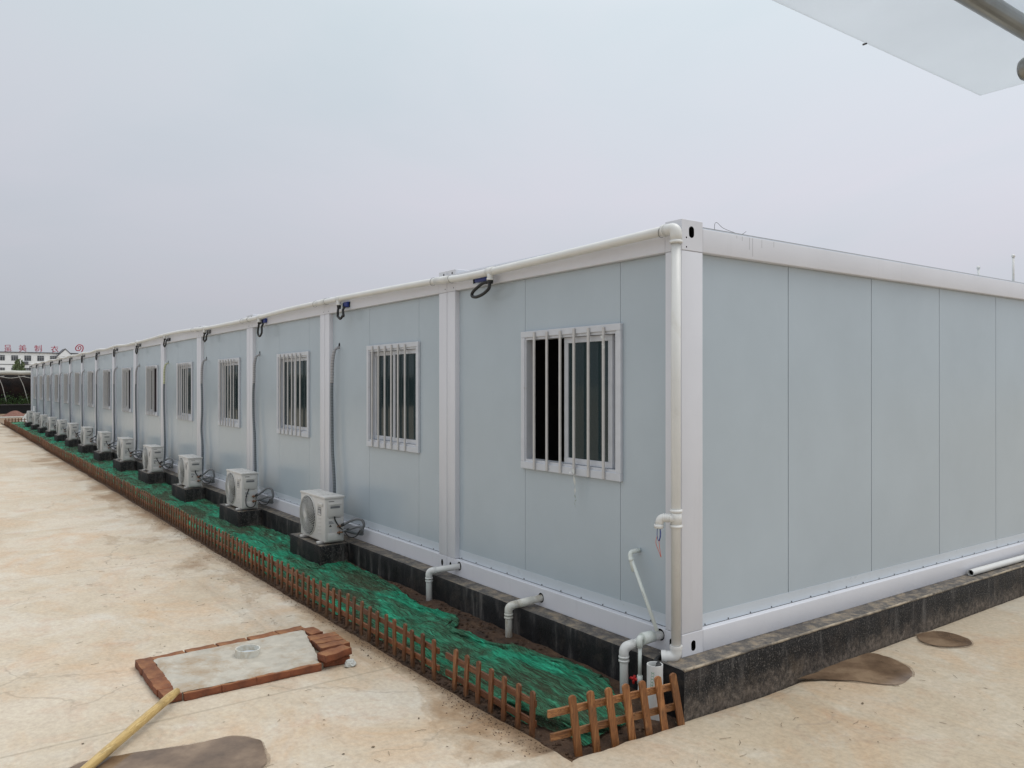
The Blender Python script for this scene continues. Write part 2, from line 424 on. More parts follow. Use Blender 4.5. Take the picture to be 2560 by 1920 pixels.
def brick_mat(name, c1, c2):
    m, nt, b = newmat(name); n = NT(nt)
    oi = n.N('ShaderNodeObjectInfo')
    a = n.noise(9, 8, 0.7)
    c = n.ramp(a, [(0.3, c1), (0.7, c2)])
    d = n.ramp(n.noise(16, 7, 0.7, 0.3, n.mapping(loc=(4, 4, 1))), [(0.52, 0), (0.7, 1)])
    c = n.mix(n.math('MULTIPLY', d, 0.8), c, (0.055, 0.035, 0.025))
    c = n.mix(n.math('MULTIPLY', oi.outputs['Random'], 0.35), c, (0.09, 0.04, 0.025))
    g = n.N('ShaderNodeNewGeometry'); gs = n.N('ShaderNodeSeparateXYZ'); n.L(g.outputs['Normal'], gs.inputs[0])
    du = n.math('MULTIPLY', n.ramp(gs.outputs['Z'], [(0.6, 0), (0.9, 1)]), n.ramp(n.noise(6, 6), [(0.35, 0), (0.65, 1)]))
    c = n.mix(n.math('MULTIPLY', du, 0.7), c, (0.36, 0.18, 0.075))
    n.L(c, b.inputs['Base Color']); b.inputs['Roughness'].default_value = 0.85
    n.L(n.bump(n.noise(45, 8, 0.7), 0.7, 0.006), b.inputs['Normal'])
    return m
M['brick'] = brick_mat('red_brick', (0.12, 0.036, 0.016), (0.27, 0.085, 0.035))

def wood_mat(name, c1, c2, c3, axis='Z', scale=1.0, mud=False):
    m, nt, b = newmat(name); n = NT(nt)
    oi = n.N('ShaderNodeObjectInfo')
    comb = n.N('ShaderNodeCombineXYZ'); n.L(n.math('MULTIPLY', oi.outputs['Random'], 37), comb.inputs[0]); n.L(n.math('MULTIPLY', oi.outputs['Random'], 11), comb.inputs[2])
    add = n.N('ShaderNodeVectorMath'); n.L(n.co, add.inputs[0]); n.L(comb.outputs[0], add.inputs[1])
    sc = {'Z': (26, 26, 2.0), 'X': (2.0, 26, 26), 'Y': (26, 2.0, 26)}[axis]
    v = n.mapping(tuple(k*scale for k in sc), src=add.outputs[0])
    a = n.noise(1.6, 5, 0.6, 1.6, v)
    c = n.ramp(a, [(0.30, c1), (0.48, c2), (0.52, c1), (0.60, c3), (0.75, c2)])
    hv = n.N('ShaderNodeHueSaturation'); n.L(c, hv.inputs['Color'])
    n.L(n.math('ADD', n.math('MULTIPLY', oi.outputs['Random'], 0.55), 0.68), hv.inputs['Value'])
    d = n.ramp(n.noise(7, 6, 0.7), [(0.50, 0), (0.70, 1)])
    c = n.mix(n.math('MULTIPLY', d, 0.5), hv.outputs[0], (0.05, 0.028, 0.018))
    if mud:
        sz = n.sep()['Z']; mz = n.ramp(n.math('ADD', sz, n.math('MULTIPLY', n.noise(30, 4, 0.6), 0.07)), [(0.06, 1), (0.15, 0)])
        c = n.mix(n.math('MULTIPLY', mz, 0.7), c, (0.13, 0.085, 0.05))
    n.L(c, b.inputs['Base Color']); b.inputs['Roughness'].default_value = 0.5
    n.L(n.bump(a, 0.4, 0.004), b.inputs['Normal'])
    return m
M['picket'] = wood_mat('brown_stained_picket', (0.10, 0.035, 0.013), (0.20, 0.075, 0.027), (0.29, 0.125, 0.05), mud=True)
M['railx'] = wood_mat('brown_stained_rail', (0.11, 0.036, 0.015), (0.21, 0.075, 0.028), (0.28, 0.115, 0.048), 'X')
M['picket2'] = wood_mat('honey_brown_picket', (0.15, 0.052, 0.015), (0.30, 0.12, 0.038), (0.38, 0.17, 0.06), 'Z', 0.8)
M['raily'] = wood_mat('honey_brown_rail', (0.12, 0.04, 0.014), (0.36, 0.16, 0.055), (0.42, 0.20, 0.08), 'Y', 0.8)
M['pole'] = wood_mat('peeled_yellow_pole', (0.34, 0.22, 0.075), (0.46, 0.33, 0.135), (0.52, 0.40, 0.19), 'X', 0.6)

m, nt, b = newmat('muddy_water'); n = NT(nt)
n.L(n.ramp(n.noise(2.5, 5, 0.6), [(0.38, (0.105, 0.066, 0.04)), (0.5, (0.165, 0.107, 0.066)), (0.62, (0.26, 0.18, 0.115))]), b.inputs['Base Color'])
b.inputs['Roughness'].default_value = 0.12; b.inputs['Specular IOR Level'].default_value = 0.3
n.L(n.bump(n.noise(6, 2), 0.02, 0.01), b.inputs['Normal'])
M['puddle'] = m
m, nt, b = newmat('damp_concrete_rim'); n = NT(nt)
n.L(n.ramp(n.noise(12, 7), [(0.3, (0.25, 0.18, 0.12)), (0.7, (0.36, 0.27, 0.19))]), b.inputs['Base Color'])
b.inputs['Roughness'].default_value = 0.6
n.L(n.ramp(n.noise(14, 7, 0.7), [(0.35, 0.15), (0.65, 0.7)]), b.inputs['Alpha'])
M['damp'] = m

# translucent canopy sheet
m, nt, b = newmat('translucent_sheet'); n = NT(nt)
b.inputs['Base Color'].default_value = (0.72, 0.75, 0.78, 1); b.inputs['Roughness'].default_value = 0.5
tr = n.N('ShaderNodeBsdfTranslucent')
n.L(n.ramp(n.noise(3, 6, 0.6), [(0.3, (0.73, 0.76, 0.79)), (0.7, (0.77, 0.80, 0.83))]), tr.inputs['Color'])
mx = n.N('ShaderNodeMixShader'); mx.inputs[0].default_value = 0.8
n.L(b.outputs[0], mx.inputs[1]); n.L(tr.outputs[0], mx.inputs[2]); n.L(mx.outputs[0], nt.nodes['Material Output'].inputs[0])
M['sheet'] = m

M['bwall'] = simple('far_white_render', (0.78, 0.78, 0.78), 0.8, var=0.04, scale=0.3, dirt=(0.6, 0.6, 0.58), dirt_lo=0.6)
M['bdark'] = simple('far_dark_trim', (0.10, 0.10, 0.11), 0.7)
M['bglass'] = simple('far_window_glass', (0.06, 0.065, 0.075), 0.2, var=0.4, scale=0.6)
M['bframe'] = simple('far_window_frame', (0.5, 0.5, 0.5), 0.5)
M['redsign'] = simple('red_sign_letters', (0.36, 0.03, 0.06), 0.5)
M['leaf'] = simple('green_leaves', (0.045, 0.10, 0.03), 0.6, var=0.5, scale=3)
M['leaf2'] = simple('far_tree_leaves', (0.15, 0.19, 0.10), 0.7, var=0.4, scale=0.6)
M['bark'] = simple('tree_bark', (0.09, 0.07, 0.05), 0.9)
M['film'] = simple('rolled_white_film', (0.46, 0.46, 0.42), 0.5, var=0.15, scale=1.5, bump=0.5, bscale=6)
M['rope'] = simple('pale_rope', (0.45, 0.45, 0.42), 0.8)
M['debris'] = simple('dry_leaf_scraps', (0.12, 0.085, 0.05), 0.9, var=0.5, scale=3)
M['skirt'] = simple('black_plastic_skirt', (0.018, 0.018, 0.019), 0.7, var=0.4, spec=0.2)
m, nt, b = newmat('black_shade_net'); n = NT(nt); b.inputs['Specular IOR Level'].default_value = 0.1
a = n.noise(1.2, 6, 0.6)
n.L(n.ramp(a, [(0.4, (0.005, 0.0045, 0.0045)), (0.7, (0.020, 0.011, 0.008))]), b.inputs['Base Color'])
b.inputs['Roughness'].default_value = 0.8
n.L(n.ramp(n.noise(2.5, 5), [(0.4, 0.99), (0.65, 0.86)]), b.inputs['Alpha'])
M['shadenet'] = m

# ------------------------------------------------------------------ camera (level, 27 mm equivalent)
cd = bpy.data.cameras.new('camera'); cam = bpy.data.objects.new('camera', cd); COL.objects.link(cam)
cd.sensor_width = 36; cd.lens = 1987.7/2560*36; cd.clip_start = 0.05; cd.clip_end = 3000
cam.location = (3.5844, -3.9738, 1.7993)
yaw, pit = -0.9444, 0.0010
fw = Vector((math.sin(yaw)*math.cos(pit), math.cos(yaw)*math.cos(pit), math.sin(pit)))
cam.rotation_euler = fw.to_track_quat('-Z', 'Y').to_euler()
scene.camera = cam

# ------------------------------------------------------------------ light
w = bpy.data.worlds.new('World'); scene.world = w; w.use_nodes = True
nt = w.node_tree
for nd in list(nt.nodes): nt.nodes.remove(nd)
n = NT(nt, 'Generated')
out = nt.nodes.new('ShaderNodeOutputWorld')
SUN_EL, SUN_AZ = R(70), R(28)     # azimuth measured from +Y towards +X
sky = nt.nodes.new('ShaderNodeTexSky'); sky.sky_type = 'NISHITA'; sky.sun_disc = False
sky.sun_elevation = SUN_EL; sky.sun_rotation = SUN_AZ; sky.dust_density = 5; sky.air_density = 1.0
b1 = nt.nodes.new('ShaderNodeBackground'); nt.links.new(sky.outputs[0], b1.inputs[0]); b1.inputs[1].default_value = 0.012
s = n.sep()
# overcast dome: dull at the horizon, brighter overhead, a little brighter towards the hidden sun
grad = n.ramp(s['Z'], [(0.0, (0.45, 0.485, 0.53)), (0.10, (0.525, 0.54, 0.595)), (0.22, (0.62, 0.625, 0.685)), (0.42, (0.65, 0.71, 0.755)), (0.7, (0.98, 1.03, 1.08)), (1.0, (1.2, 1.25, 1.3))])
dp = nt.nodes.new('ShaderNodeVectorMath'); dp.operation = 'DOT_PRODUCT'
nt.links.new(n.co, dp.inputs[0]); dp.inputs[1].default_value = (math.sin(R(10)), math.cos(R(10)), 0.25)
az = n.ramp(n.math('ADD', n.math('MULTIPLY', dp.outputs['Value'], 0.5), 0.5), [(0.35, 0.89), (0.6, 0.95), (0.8, 1.03), (1.0, 1.09)])
cl = n.noise(1.6, 5, 0.55, 0.6, n.mapping((1, 1, 2.6)))
cr = n.ramp(cl, [(0.35, (0.94, 0.975, 0.975)), (0.5, (0.99, 1.0, 1.0)), (0.65, (1.03, 1.005, 1.01))])
c = n.mix(1.0, n.mix(1.0, grad, az, 'MULTIPLY'), cr, 'MULTIPLY')
b2 = nt.nodes.new('ShaderNodeBackground'); nt.links.new(c, b2.inputs[0]); b2.inputs[1].default_value = 1.0
ad = nt.nodes.new('ShaderNodeAddShader'); nt.links.new(b1.outputs[0], ad.inputs[0]); nt.links.new(b2.outputs[0], ad.inputs[1])
nt.links.new(ad.outputs[0], out.inputs[0])

sd = bpy.data.lights.new('sun', 'SUN'); sd.energy = 1.15; sd.angle = R(40); sd.color = (1.0, 0.97, 0.92)
so = bpy.data.objects.new('sun', sd); COL.objects.link(so)
d = Vector((math.sin(SUN_AZ)*math.cos(SUN_EL), math.cos(SUN_AZ)*math.cos(SUN_EL), math.sin(SUN_EL)))
so.rotation_euler = d.to_track_quat('Z', 'Y').to_euler(); so.location = (5, 5, 20)

scene.view_settings.view_transform = 'Standard'; scene.view_settings.look = 'None'
scene.view_settings.exposure = 0.0; scene.view_settings.gamma = 1.0
scene.render.engine = 'CYCLES'
scene.cycles.max_bounces = 6; scene.cycles.transparent_max_bounces = 12

# ------------------------------------------------------------------ constants of the row of cabins
P = 2.9767; NM = 15; H = 2.896; ZT = 2.69; ZB = 0.151; WL = 0.147; WR = 0.2075; GZ = -0.312; L_END = -P*NM
def fn(x, y, s=1.0, o=0): return noise.noise(Vector((x*s+o, y*s-o, o*0.37)))
def ground_z(x, y): return GZ + 0.006*max(0, min(y, 6)) + 0.004*fn(x, y, 0.7)

# ------------------------------------------------------------------ ground
g = MB(); S = 900
g.add([(-S, -S, -0.62), (S, -S, -0.62), (S, S, -0.62), (-S, S, -0.62)], [(0, 1, 2, 3)])
g.build('ground', M['farground'], kind='structure')

# concrete yard with a rectangular cut-out for the planting bed and the building
def yard():
    mb = MB()
    xs = [-140, -100, -80, -66, -56, -50]
    x = -47.0
    while x < -8: xs.append(x); x += 0.5
    while x < 7: xs.append(x); x += 0.06
    xs += [7, 9, 14, 25, 60]
    def edge_y(x): return -1.078 - 0.038*min(1, max(0, -x/1.3)) + 0.026*fn(x, 0, 1.1, 3) + 0.012*fn(x, 0, 9, 5) + 0.006*fn(x, 0, 31, 8)
    # left part: strips from far out to the edge of the bed
    ys = [-60, -30, -18, -12, -9, -7, -6, -5, -4.5, -4, -3.6, -3.3, -3, -2.75, -2.5, -2.25, -2, -1.8, -1.65, -1.5, -1.38, -1.28]
    XL = [v for v in xs if v < 0.19] + [0.203]
    V = []; n_ = len(ys) + 4
    for x in XL:
        for y in ys: V.append((x, y, ground_z(x, y)))
        inside = x > -47.2
        e = edge_y(x) if inside else -1.06
        V.append((x, e - 0.010, ground_z(x, e) + 0.001)); V.append((x, e, ground_z(x, e) - 0.008))
        V.append((x, e + 0.004, GZ - 0.06)); V.append((x, e + 0.004, GZ - 0.22))
    F = [(i*n_+j, (i+1)*n_+j, (i+1)*n_+j+1, i*n_+j+1) for i in range(len(XL)-1) for j in range(n_-1)]
    mb.add(V, F, True)
    # right part
    yr = [-60, -30, -18, -12, -9, -7, -6, -5, -4.5, -4, -3.6, -3.3, -3, -2.75, -2.5, -2.25, -2, -1.8, -1.6, -1.45, -1.32, -1.2, -1.12]
    y = -1.07
    while y < 7: yr.append(y); y += 0.05
    yr += [9, 13, 20, 40, 90]
    def edge_x(y):
        if y < -1.1: return 0.2
        if y < -0.17:
            t = (y + 1.07)/0.9
            return 0.155 + 0.03*t + 0.02*fn(y, 2, 4, 1) + 0.012*fn(y, 3, 14, 2)
        return 0.1735 + 0.004*fn(y, 3, 9, 4) + max(0, 0.012*(1-abs(y-0.6)*1.2))
    def down(y): return 0.03*max(0, 1-abs(y-0.75)/0.9) if y > -0.2 else 0
    XR = [0, 0.012, 0.05, 0.1, 0.16, 0.24, 0.34, 0.5, 0.7, 1.0, 1.4, 2, 3, 4, 5, 6, 8, 12, 20, 60]
    V = []; n_ = len(XR) + 2
    for y in yr:
        e = edge_x(y); z = ground_z(e, y)
        V.append((e - 0.003, y, GZ - 0.22)); V.append((e - 0.003, y, z - 0.03))
        for k, dx in enumerate(XR):
            xx = e + dx
            zz = ground_z(xx, y) + 0.012*fn(xx, y, 1.3, 9)*min(1, dx*2) - down(y)*math.exp(-dx*9)
            V.append((xx, y, zz - (0.008 if k == 0 and y > -1.1 else 0)))
    F = [(i*n_+j, i*n_+j+1, (i+1)*n_+j+1, (i+1)*n_+j) for i in range(len(yr)-1) for j in range(n_-1)]
    mb.add(V, F, True)
    # beyond the far end of the building
    V = [(-140, -1.055, GZ-0.004), (-47.2, -1.055, GZ-0.004), (-47.2, 60, GZ-0.004), (-140, 60, GZ-0.004)]
    mb.add(V, [(0, 1, 2, 3)])
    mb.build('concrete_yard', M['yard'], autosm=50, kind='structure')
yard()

# soil of the planting bed
def soil_z(x, y):
    t = (y + 1.06)/0.89          # 0 at the yard edge, 1 at the plinth
    t = max(0, min(1, t))
    base = -0.345 + 0.028*min(1, t/0.12) + 0.068*max(0, min(1, (t-0.12)/0.3)) + 0.022*t
    near = max(0, min(1, (x + 0.75)/0.6))
    base -= near*0.09*max(0, min(1, t/0.3))*(0.4+0.6*max(0,min(1,(x+0.3)/0.35)))
    if x > 0.10: base -= min(1, (x-0.10)/0.09)*0.10
    return base + 0.018*fn(x, y, 3.2, 2) + 0.012*fn(x, y, 9, 4) + 0.006*fn(x, y, 27, 6)
def bed_xs(fine, near=-7.0):
    xs = []; x = -47.15
    while x < near: xs.append(x); x += 0.09
    while x < 0.19: xs.append(x); x += fine
    xs += [0.19, 0.25, 0.35]; return xs
def grid(mb, xs, ys_fn, zf):
    V = []; rows = None
    for x in xs:
        ys = ys_fn(x); rows = len(ys)
        for y in ys: V.append((x, y, zf(x, y)))
    F = [(i*rows+j, (i+1)*rows+j, (i+1)*rows+j+1, i*rows+j+1) for i in range(len(xs)-1) for j in range(rows-1)]
    mb.add(V, F, True)
mb = MB()
grid(mb, bed_xs(0.02), lambda x: [-1.26 + 1.13*k/48 for k in range(49)], soil_z)
mb.build('planting_bed_soil', M['soil'], kind='structure')

# clods and pebbles lying on the bare soil
mb = MB(); rr = random.Random(4)
for k in range(1500):
    x = rr.uniform(-7.0, 0.12)
    y = rr.uniform(-0.5, -0.19) if x < -0.5 and rr.random() < 0.35 else rr.uniform(-1.10, -0.96)
    if x > -0.35: y = rr.uniform(-1.04, -0.4)
    r = rr.uniform(0.004, 0.017)
    c0 = Vector((x, y, soil_z(x, y) + r*0.3)); V = []
    for th in range(4):
        for ph in range(6):
            a = math.pi*(th+.5)/4; q = 2*math.pi*ph/6
            V.append(c0 + Vector((math.sin(a)*math.cos(q), math.sin(a)*math.sin(q), 0.7*math.cos(a)))*r*rr.uniform(0.75, 1.2))
    F = [(i*6+j, (i+1)*6+j, (i+1)*6+(j+1) % 6, i*6+(j+1) % 6) for i in range(3) for j in range(6)] + [(5,4,3,2,1,0), (18,19,20,21,22,23)]
    mb.add(V, F, False)
mb.build('soil_clods', M['soil'], label='brown clods and crumbs scattered over the bare bed soil', cat='soil clods', kind='stuff')

# green netting laid over the bed
NE = [(-47.2,-0.19),(-5.8,-0.19),(-4.58,-0.20),(-4.3,-0.185),(-4.086,-0.19),(-3.476,-0.272),(-3.029,-0.367),(-2.641,-0.409),(-2.467,-0.339),(-2.27,-0.314),
      (-2.14,-0.52),(-1.92,-0.517),(-1.57,-0.48),(-1.383,-0.385),(-0.909,-0.289),(-0.72,-0.245),(-0.453,-0.24),(-0.28,-0.33),(-0.12,-0.40),(0.03,-0.42)]
def net_top(x):
    for (a, ya), (b_, yb) in zip(NE, NE[1:]):
        if a <= x <= b_:
            t = (x-a)/(b_-a); return ya + (yb-ya)*t + 0.012*fn(x, 1, 7, 3)
    return NE[-1][1]
def ridged(x, y, s, o):
    wx = x + 0.18*fn(x, y, 1.3, o+1); wy = y + 0.09*fn(x, y, 2.2, o+2)
    v = noise.noise(Vector((wx*s*0.24, wy*s*2.1, o)))
    return 1 - abs(v)*2.2
def net_z(x, y):
    z = soil_z(x, y) + 0.008
    f = max(0, ridged(x, y, 3.0, 3.3)); g2 = max(0, ridged(x, y, 7.5, 8.1)); h = max(0, ridged(x+y*0.5, y, 15, 5.5))
    amp = 0.5 + 0.5*fn(x, y, 0.9, 12)
    z += (0.036*f**3*amp + 0.014*g2**3 + 0.005*h**3)
    return z
def net_rows(x):
    top = net_top(x)
    bot = -0.985 + 0.012*fn(x, 5, 5, 7)
    if x > -0.38: bot = -0.97 + 0.10*min(1, (x+0.38)/0.4) + 0.012*fn(x, 5, 9, 7)
    N = 52
    return [bot + (top-bot)*k/N for k in range(N+1)]
def net_zz(x, y):
    z = net_z(x, y)
    if y < -0.965 + 0.02*fn(x, 2, 5, 1): z = min(z, soil_z(x, y) + 0.012)
    # cloth hangs in swags just behind the pickets
    t = max(0, 1 - abs(y + 0.93)/0.05)
    return z + 0.05*t*(0.5+0.5*fn(x, 2, 3.3, 5))*max(0, min(1, (-0.2-x)*3))
mb = MB()
nx = [x for x in bed_xs(0.013, -6.5) if x < 0.03]
grid(mb, nx, net_rows, net_zz)
# bunched roll of netting where its edge folds back near the second waste pipe
def roll(P_, r):
    pts = smooth_path(P_, 8)
    pts = [Vector((p.x, p.y, soil_z(p.x, p.y) + 0.02 + p.z)) for p in pts]
    nn = 14; V = []
    for i, p in enumerate(pts):
        t = (pts[min(i+1, len(pts)-1)] - pts[max(i-1, 0)]).normalized(); sdir = Vector((-t.y, t.x, 0)).normalized()
        for k in range(nn):
            a = 2*math.pi*k/nn
            rr_ = r*(0.8 + 0.5*fn(p.x*2+k, p.y*2, 3, 4) + 0.25*math.sin(3*a + i*0.3))
            V.append(p + sdir*math.cos(a)*rr_*1.5 + Vector((0, 0, 1))*math.sin(a)*rr_*0.8)
    F = [(i*nn+k, i*nn+(k+1) % nn, (i+1)*nn+(k+1) % nn, (i+1)*nn+k) for i in range(len(pts)-1) for k in range(nn)]
    mb.add(V, F, True)
roll([(-2.75,-0.42,0), (-2.5,-0.37,0), (-2.25,-0.36,0.005), (-2.12,-0.45,0), (-2.05,-0.54,0), (-1.8,-0.53,0), (-1.5,-0.48,0), (-1.2,-0.36,0), (-0.85,-0.30,0), (-0.5,-0.26,0)], 0.022)
roll([(-5.6,-0.60,0), (-5.3,-0.63,0), (-4.9,-0.60,0), (-4.55,-0.42,0), (-4.2,-0.27,0), (-3.7,-0.27,0), (-3.3,-0.34,0), (-2.9,-0.40,0)], 0.016)
roll([(-0.75,-0.97,0.02), (-0.5,-0.94,0.05), (-0.25,-0.88,0.06), (-0.05,-0.74,0.04), (0.0,-0.55,0.02)], 0.035)
mb.build('debris_netting', M['net'], label='crumpled green debris netting spread over the long planting bed', cat='netting')

# ------------------------------------------------------------------ plinth
mb = MB()
PX, PY = 0.168, -0.167
def plinth_run():
    # long face, subdivided and slightly uneven
    def prof_strip(pts, outw, name=None):
        V = []; zs = [-0.62, -0.36, -0.22, -0.10, -0.012, 0.0]
        for p in pts:
            p = Vector((*p, 0)); o = Vector(outw)
            for z in zs:
                q = p + o*(0.004*fn(p.x*3+z*5, p.y*3, 3, 2) - (0.006 if z == 0 else 0))
                V.append((q.x, q.y, z))
            for dd, zz in ((0.05, 0.003), (0.14, 0.004), (0.4, 0.004)):
                q = p - o*dd; V.append((q.x, q.y, zz*0 + 0.0005 + 0.002*fn(p.x*4, p.y*4, 3, dd*9)))
        m_ = len(zs) + 3
        F = [(i*m_+j, (i+1)*m_+j, (i+1)*m_+j+1, i*m_+j+1) for i in range(len(pts)-1) for j in range(m_-1)]
        mb.add(V, F, True)
    xs = [L_END-0.17]; 
    while xs[-1] < PX-0.25: xs.append(xs[-1]+0.2)
    xs.append(PX)
    prof_strip([(x, PY) for x in xs], (0, -1, 0))
    ys = [PY + 0.15*k for k in range(43)]
    prof_strip([(PX, y) for y in ys], (1, 0, 0))
plinth_run()
mb.box(L_END-0.16, PX-0.38, PY+0.38, 6.1, -0.6, -0.004)
pl = mb.build('plinth', M['plinth'], autosm=40, label='black painted concrete plinth under the row of cabins', cat='plinth')
mb = MB()
pts = [(PX-0.004 + 0.002*fn(k, 1, .7), PY + 0.004 + k*0.05, -0.001 + 0.003*fn(k, 4, 0.9)) for k in range(122)]
mb.tube(pts, [0.008 + 0.005*max(0, fn(k, 9, 0.6)) for k in range(122)], 6)
mb.build('cement_edge', M['arris'], pl)

# ------------------------------------------------------------------ cabin
def oval(mb, c, axis, rx, rz, depth, n=20):
    mb.disc(c, axis, rx, n, rz)
def casting_with_hole(name, box_, cutters, parent):
    me_ = MB(); me_.bbox(*box_, b=0.003, seg=1, sm=False)
    o = me_.build(name, M['white'], parent)
    cs = []
    for (c, axis, r, e, dpt) in cutters:
        cm = MB(); axis = Vector(axis); up = Vector((0, 0, 1)); a = up.cross(axis).normalized()
        V = []; N = 24
        for dd in (-dpt, 0.02):
            for k in range(N):
                t = 2*math.pi*k/N
                sh = e if math.sin(t) > 0 else -e
                V.append(Vector(c) + axis*dd + a*math.cos(t)*r + up*(math.sin(t)*r + sh))
        F = [(k, (k+1) % N, N+(k+1) % N, N+k) for k in range(N)] + [tuple(reversed(range(N))), tuple(range(N, 2*N))]
        cm.add(V, F); co = cm.build('cutter', M['hole']); cs.append(co)
        bm = bmesh.new(); bm.from_mesh(co.data); bmesh.ops.recalc_face_normals(bm, faces=bm.faces[:]); bm.to_mesh(co.data); bm.free()
        md = o.modifiers.new('b', 'BOOLEAN'); md.object = co; md.operation = 'DIFFERENCE'; md.solver = 'EXACT'
        try: md.material_mode = 'TRANSFER'
        except Exception: pass
    dg = bpy.context.evaluated_depsgraph_get()
    nm = bpy.data.meshes.new_from_object(o.evaluated_get(dg))
    o.modifiers.clear(); o.data = nm
    for f in nm.polygons: f.use_smooth = False
    for co in cs: bpy.data.objects.remove(co)
    return o

# bars shared by all windows
WX0, WX1, WZ0, WZ1 = -1.815, -0.605, 1.098, 2.246       # outer frame of the window in cabin coordinates
def make_window(parent, kind):
    wf = MB()
    F0 = 0.022; F1 = 0.075       # y of the flange front and the recess
    fw_ = 0.052
    # flange around the opening (four mitred pieces butted end to end)
    wf.bbox(WX0, WX1, F0, 0.0495, WZ1-fw_, WZ1, 0.003, 1, sm=False)
    wf.bbox(WX0, WX1, F0, 0.0495, WZ0, WZ0+fw_+0.008, 0.003, 1, sm=False)
    wf.bbox(WX0, WX0+fw_, F0+.001, 0.0495, WZ0+fw_+0.008, WZ1-fw_, 0.003, 1, sm=False)
    wf.bbox(WX1-fw_, WX1, F0+.001, 0.0495, WZ0+fw_+0.008, WZ1-fw_, 0.003, 1, sm=False)
    # reveal rails stepping back
    a, b_, c_, d_ = WX0+fw_, WX1-fw_, WZ0+fw_+0.008, WZ1-fw_
    for y0, y1, q in ((0.034, 0.125, 0.014),):
        wf.box(a, a+q, y0, y1, c_, d_); wf.box(b_-q, b_, y0, y1, c_, d_)
        wf.box(a+q, b_-q, y0, y1, d_-q*1.4, d_); wf.box(a+q, b_-q, y0, y1, c_, c_+q*1.4)
    fo = wf.build('window', M['frame'], parent)
    mid = (a+b_)/2
    # sliding sashes
    def sash(x0, x1, y, th=0.045):
        s_ = MB(); z0 = c_+0.022; z1 = d_-0.022
        s_.bbox(x0, x1, y, y+0.03, z1-th, z1, 0.002, 1, sm=False); s_.bbox(x0, x1, y, y+0.03, z0, z0+th, 0.002, 1, sm=False)
        s_.bbox(x0, x0+th, y+.001, y+0.03, z0+th, z1-th, 0.002, 1, sm=False); s_.bbox(x1-th, x1, y+.001, y+0.03, z0+th, z1-th, 0.002, 1, sm=False)
        so_ = s_.build('sash', M['frame'], fo)
        gl = MB(); gl.box(x0+th, x1-th, y+0.012, y+0.017, z0+th, z1-th)
        gl.build('pane', M['glass'], fo)
    if kind == 0:      # right sash closed, second sash slid behind it: left half open
        sash(mid-0.075, b_-0.075, 0.06); sash(mid-0.03, b_-0.02, 0.095)
    elif kind == 1:    # both closed
        sash(a+0.012, mid+0.03, 0.095); sash(mid-0.02, b_-0.012, 0.06)
    else:              # left sash, right half open
        sash(a+0.012, a+0.36, 0.098)
        cm = MB(); V = []; N = 40
        for i in range(N+1):
            x = a+0.03 + 0.30*i/N
            for z in (c_-0.1, d_): V.append((x, 0.19 + 0.02*math.sin(i*1.3), z))
        cm.add(V, [(2*i, 2*i+2, 2*i+3, 2*i+1) for i in range(N)], True)
        cm.build('curtain', M['curtain'], fo)
    for k in range(6):
        br = MB(); x = (-1.615 + 0.168*k) if kind == 0 else (-1.645 + 0.155*k)
        t = 0.0; br.bbox(x-0.0115, x+0.0115, 0.006, 0.0205, WZ0+0.004+0.003*(k % 2), WZ1-0.012-0.004*(k % 3), 0.0025, 1, sm=False)
        br.build('window_bar', M['bar'], fo)
    return fo

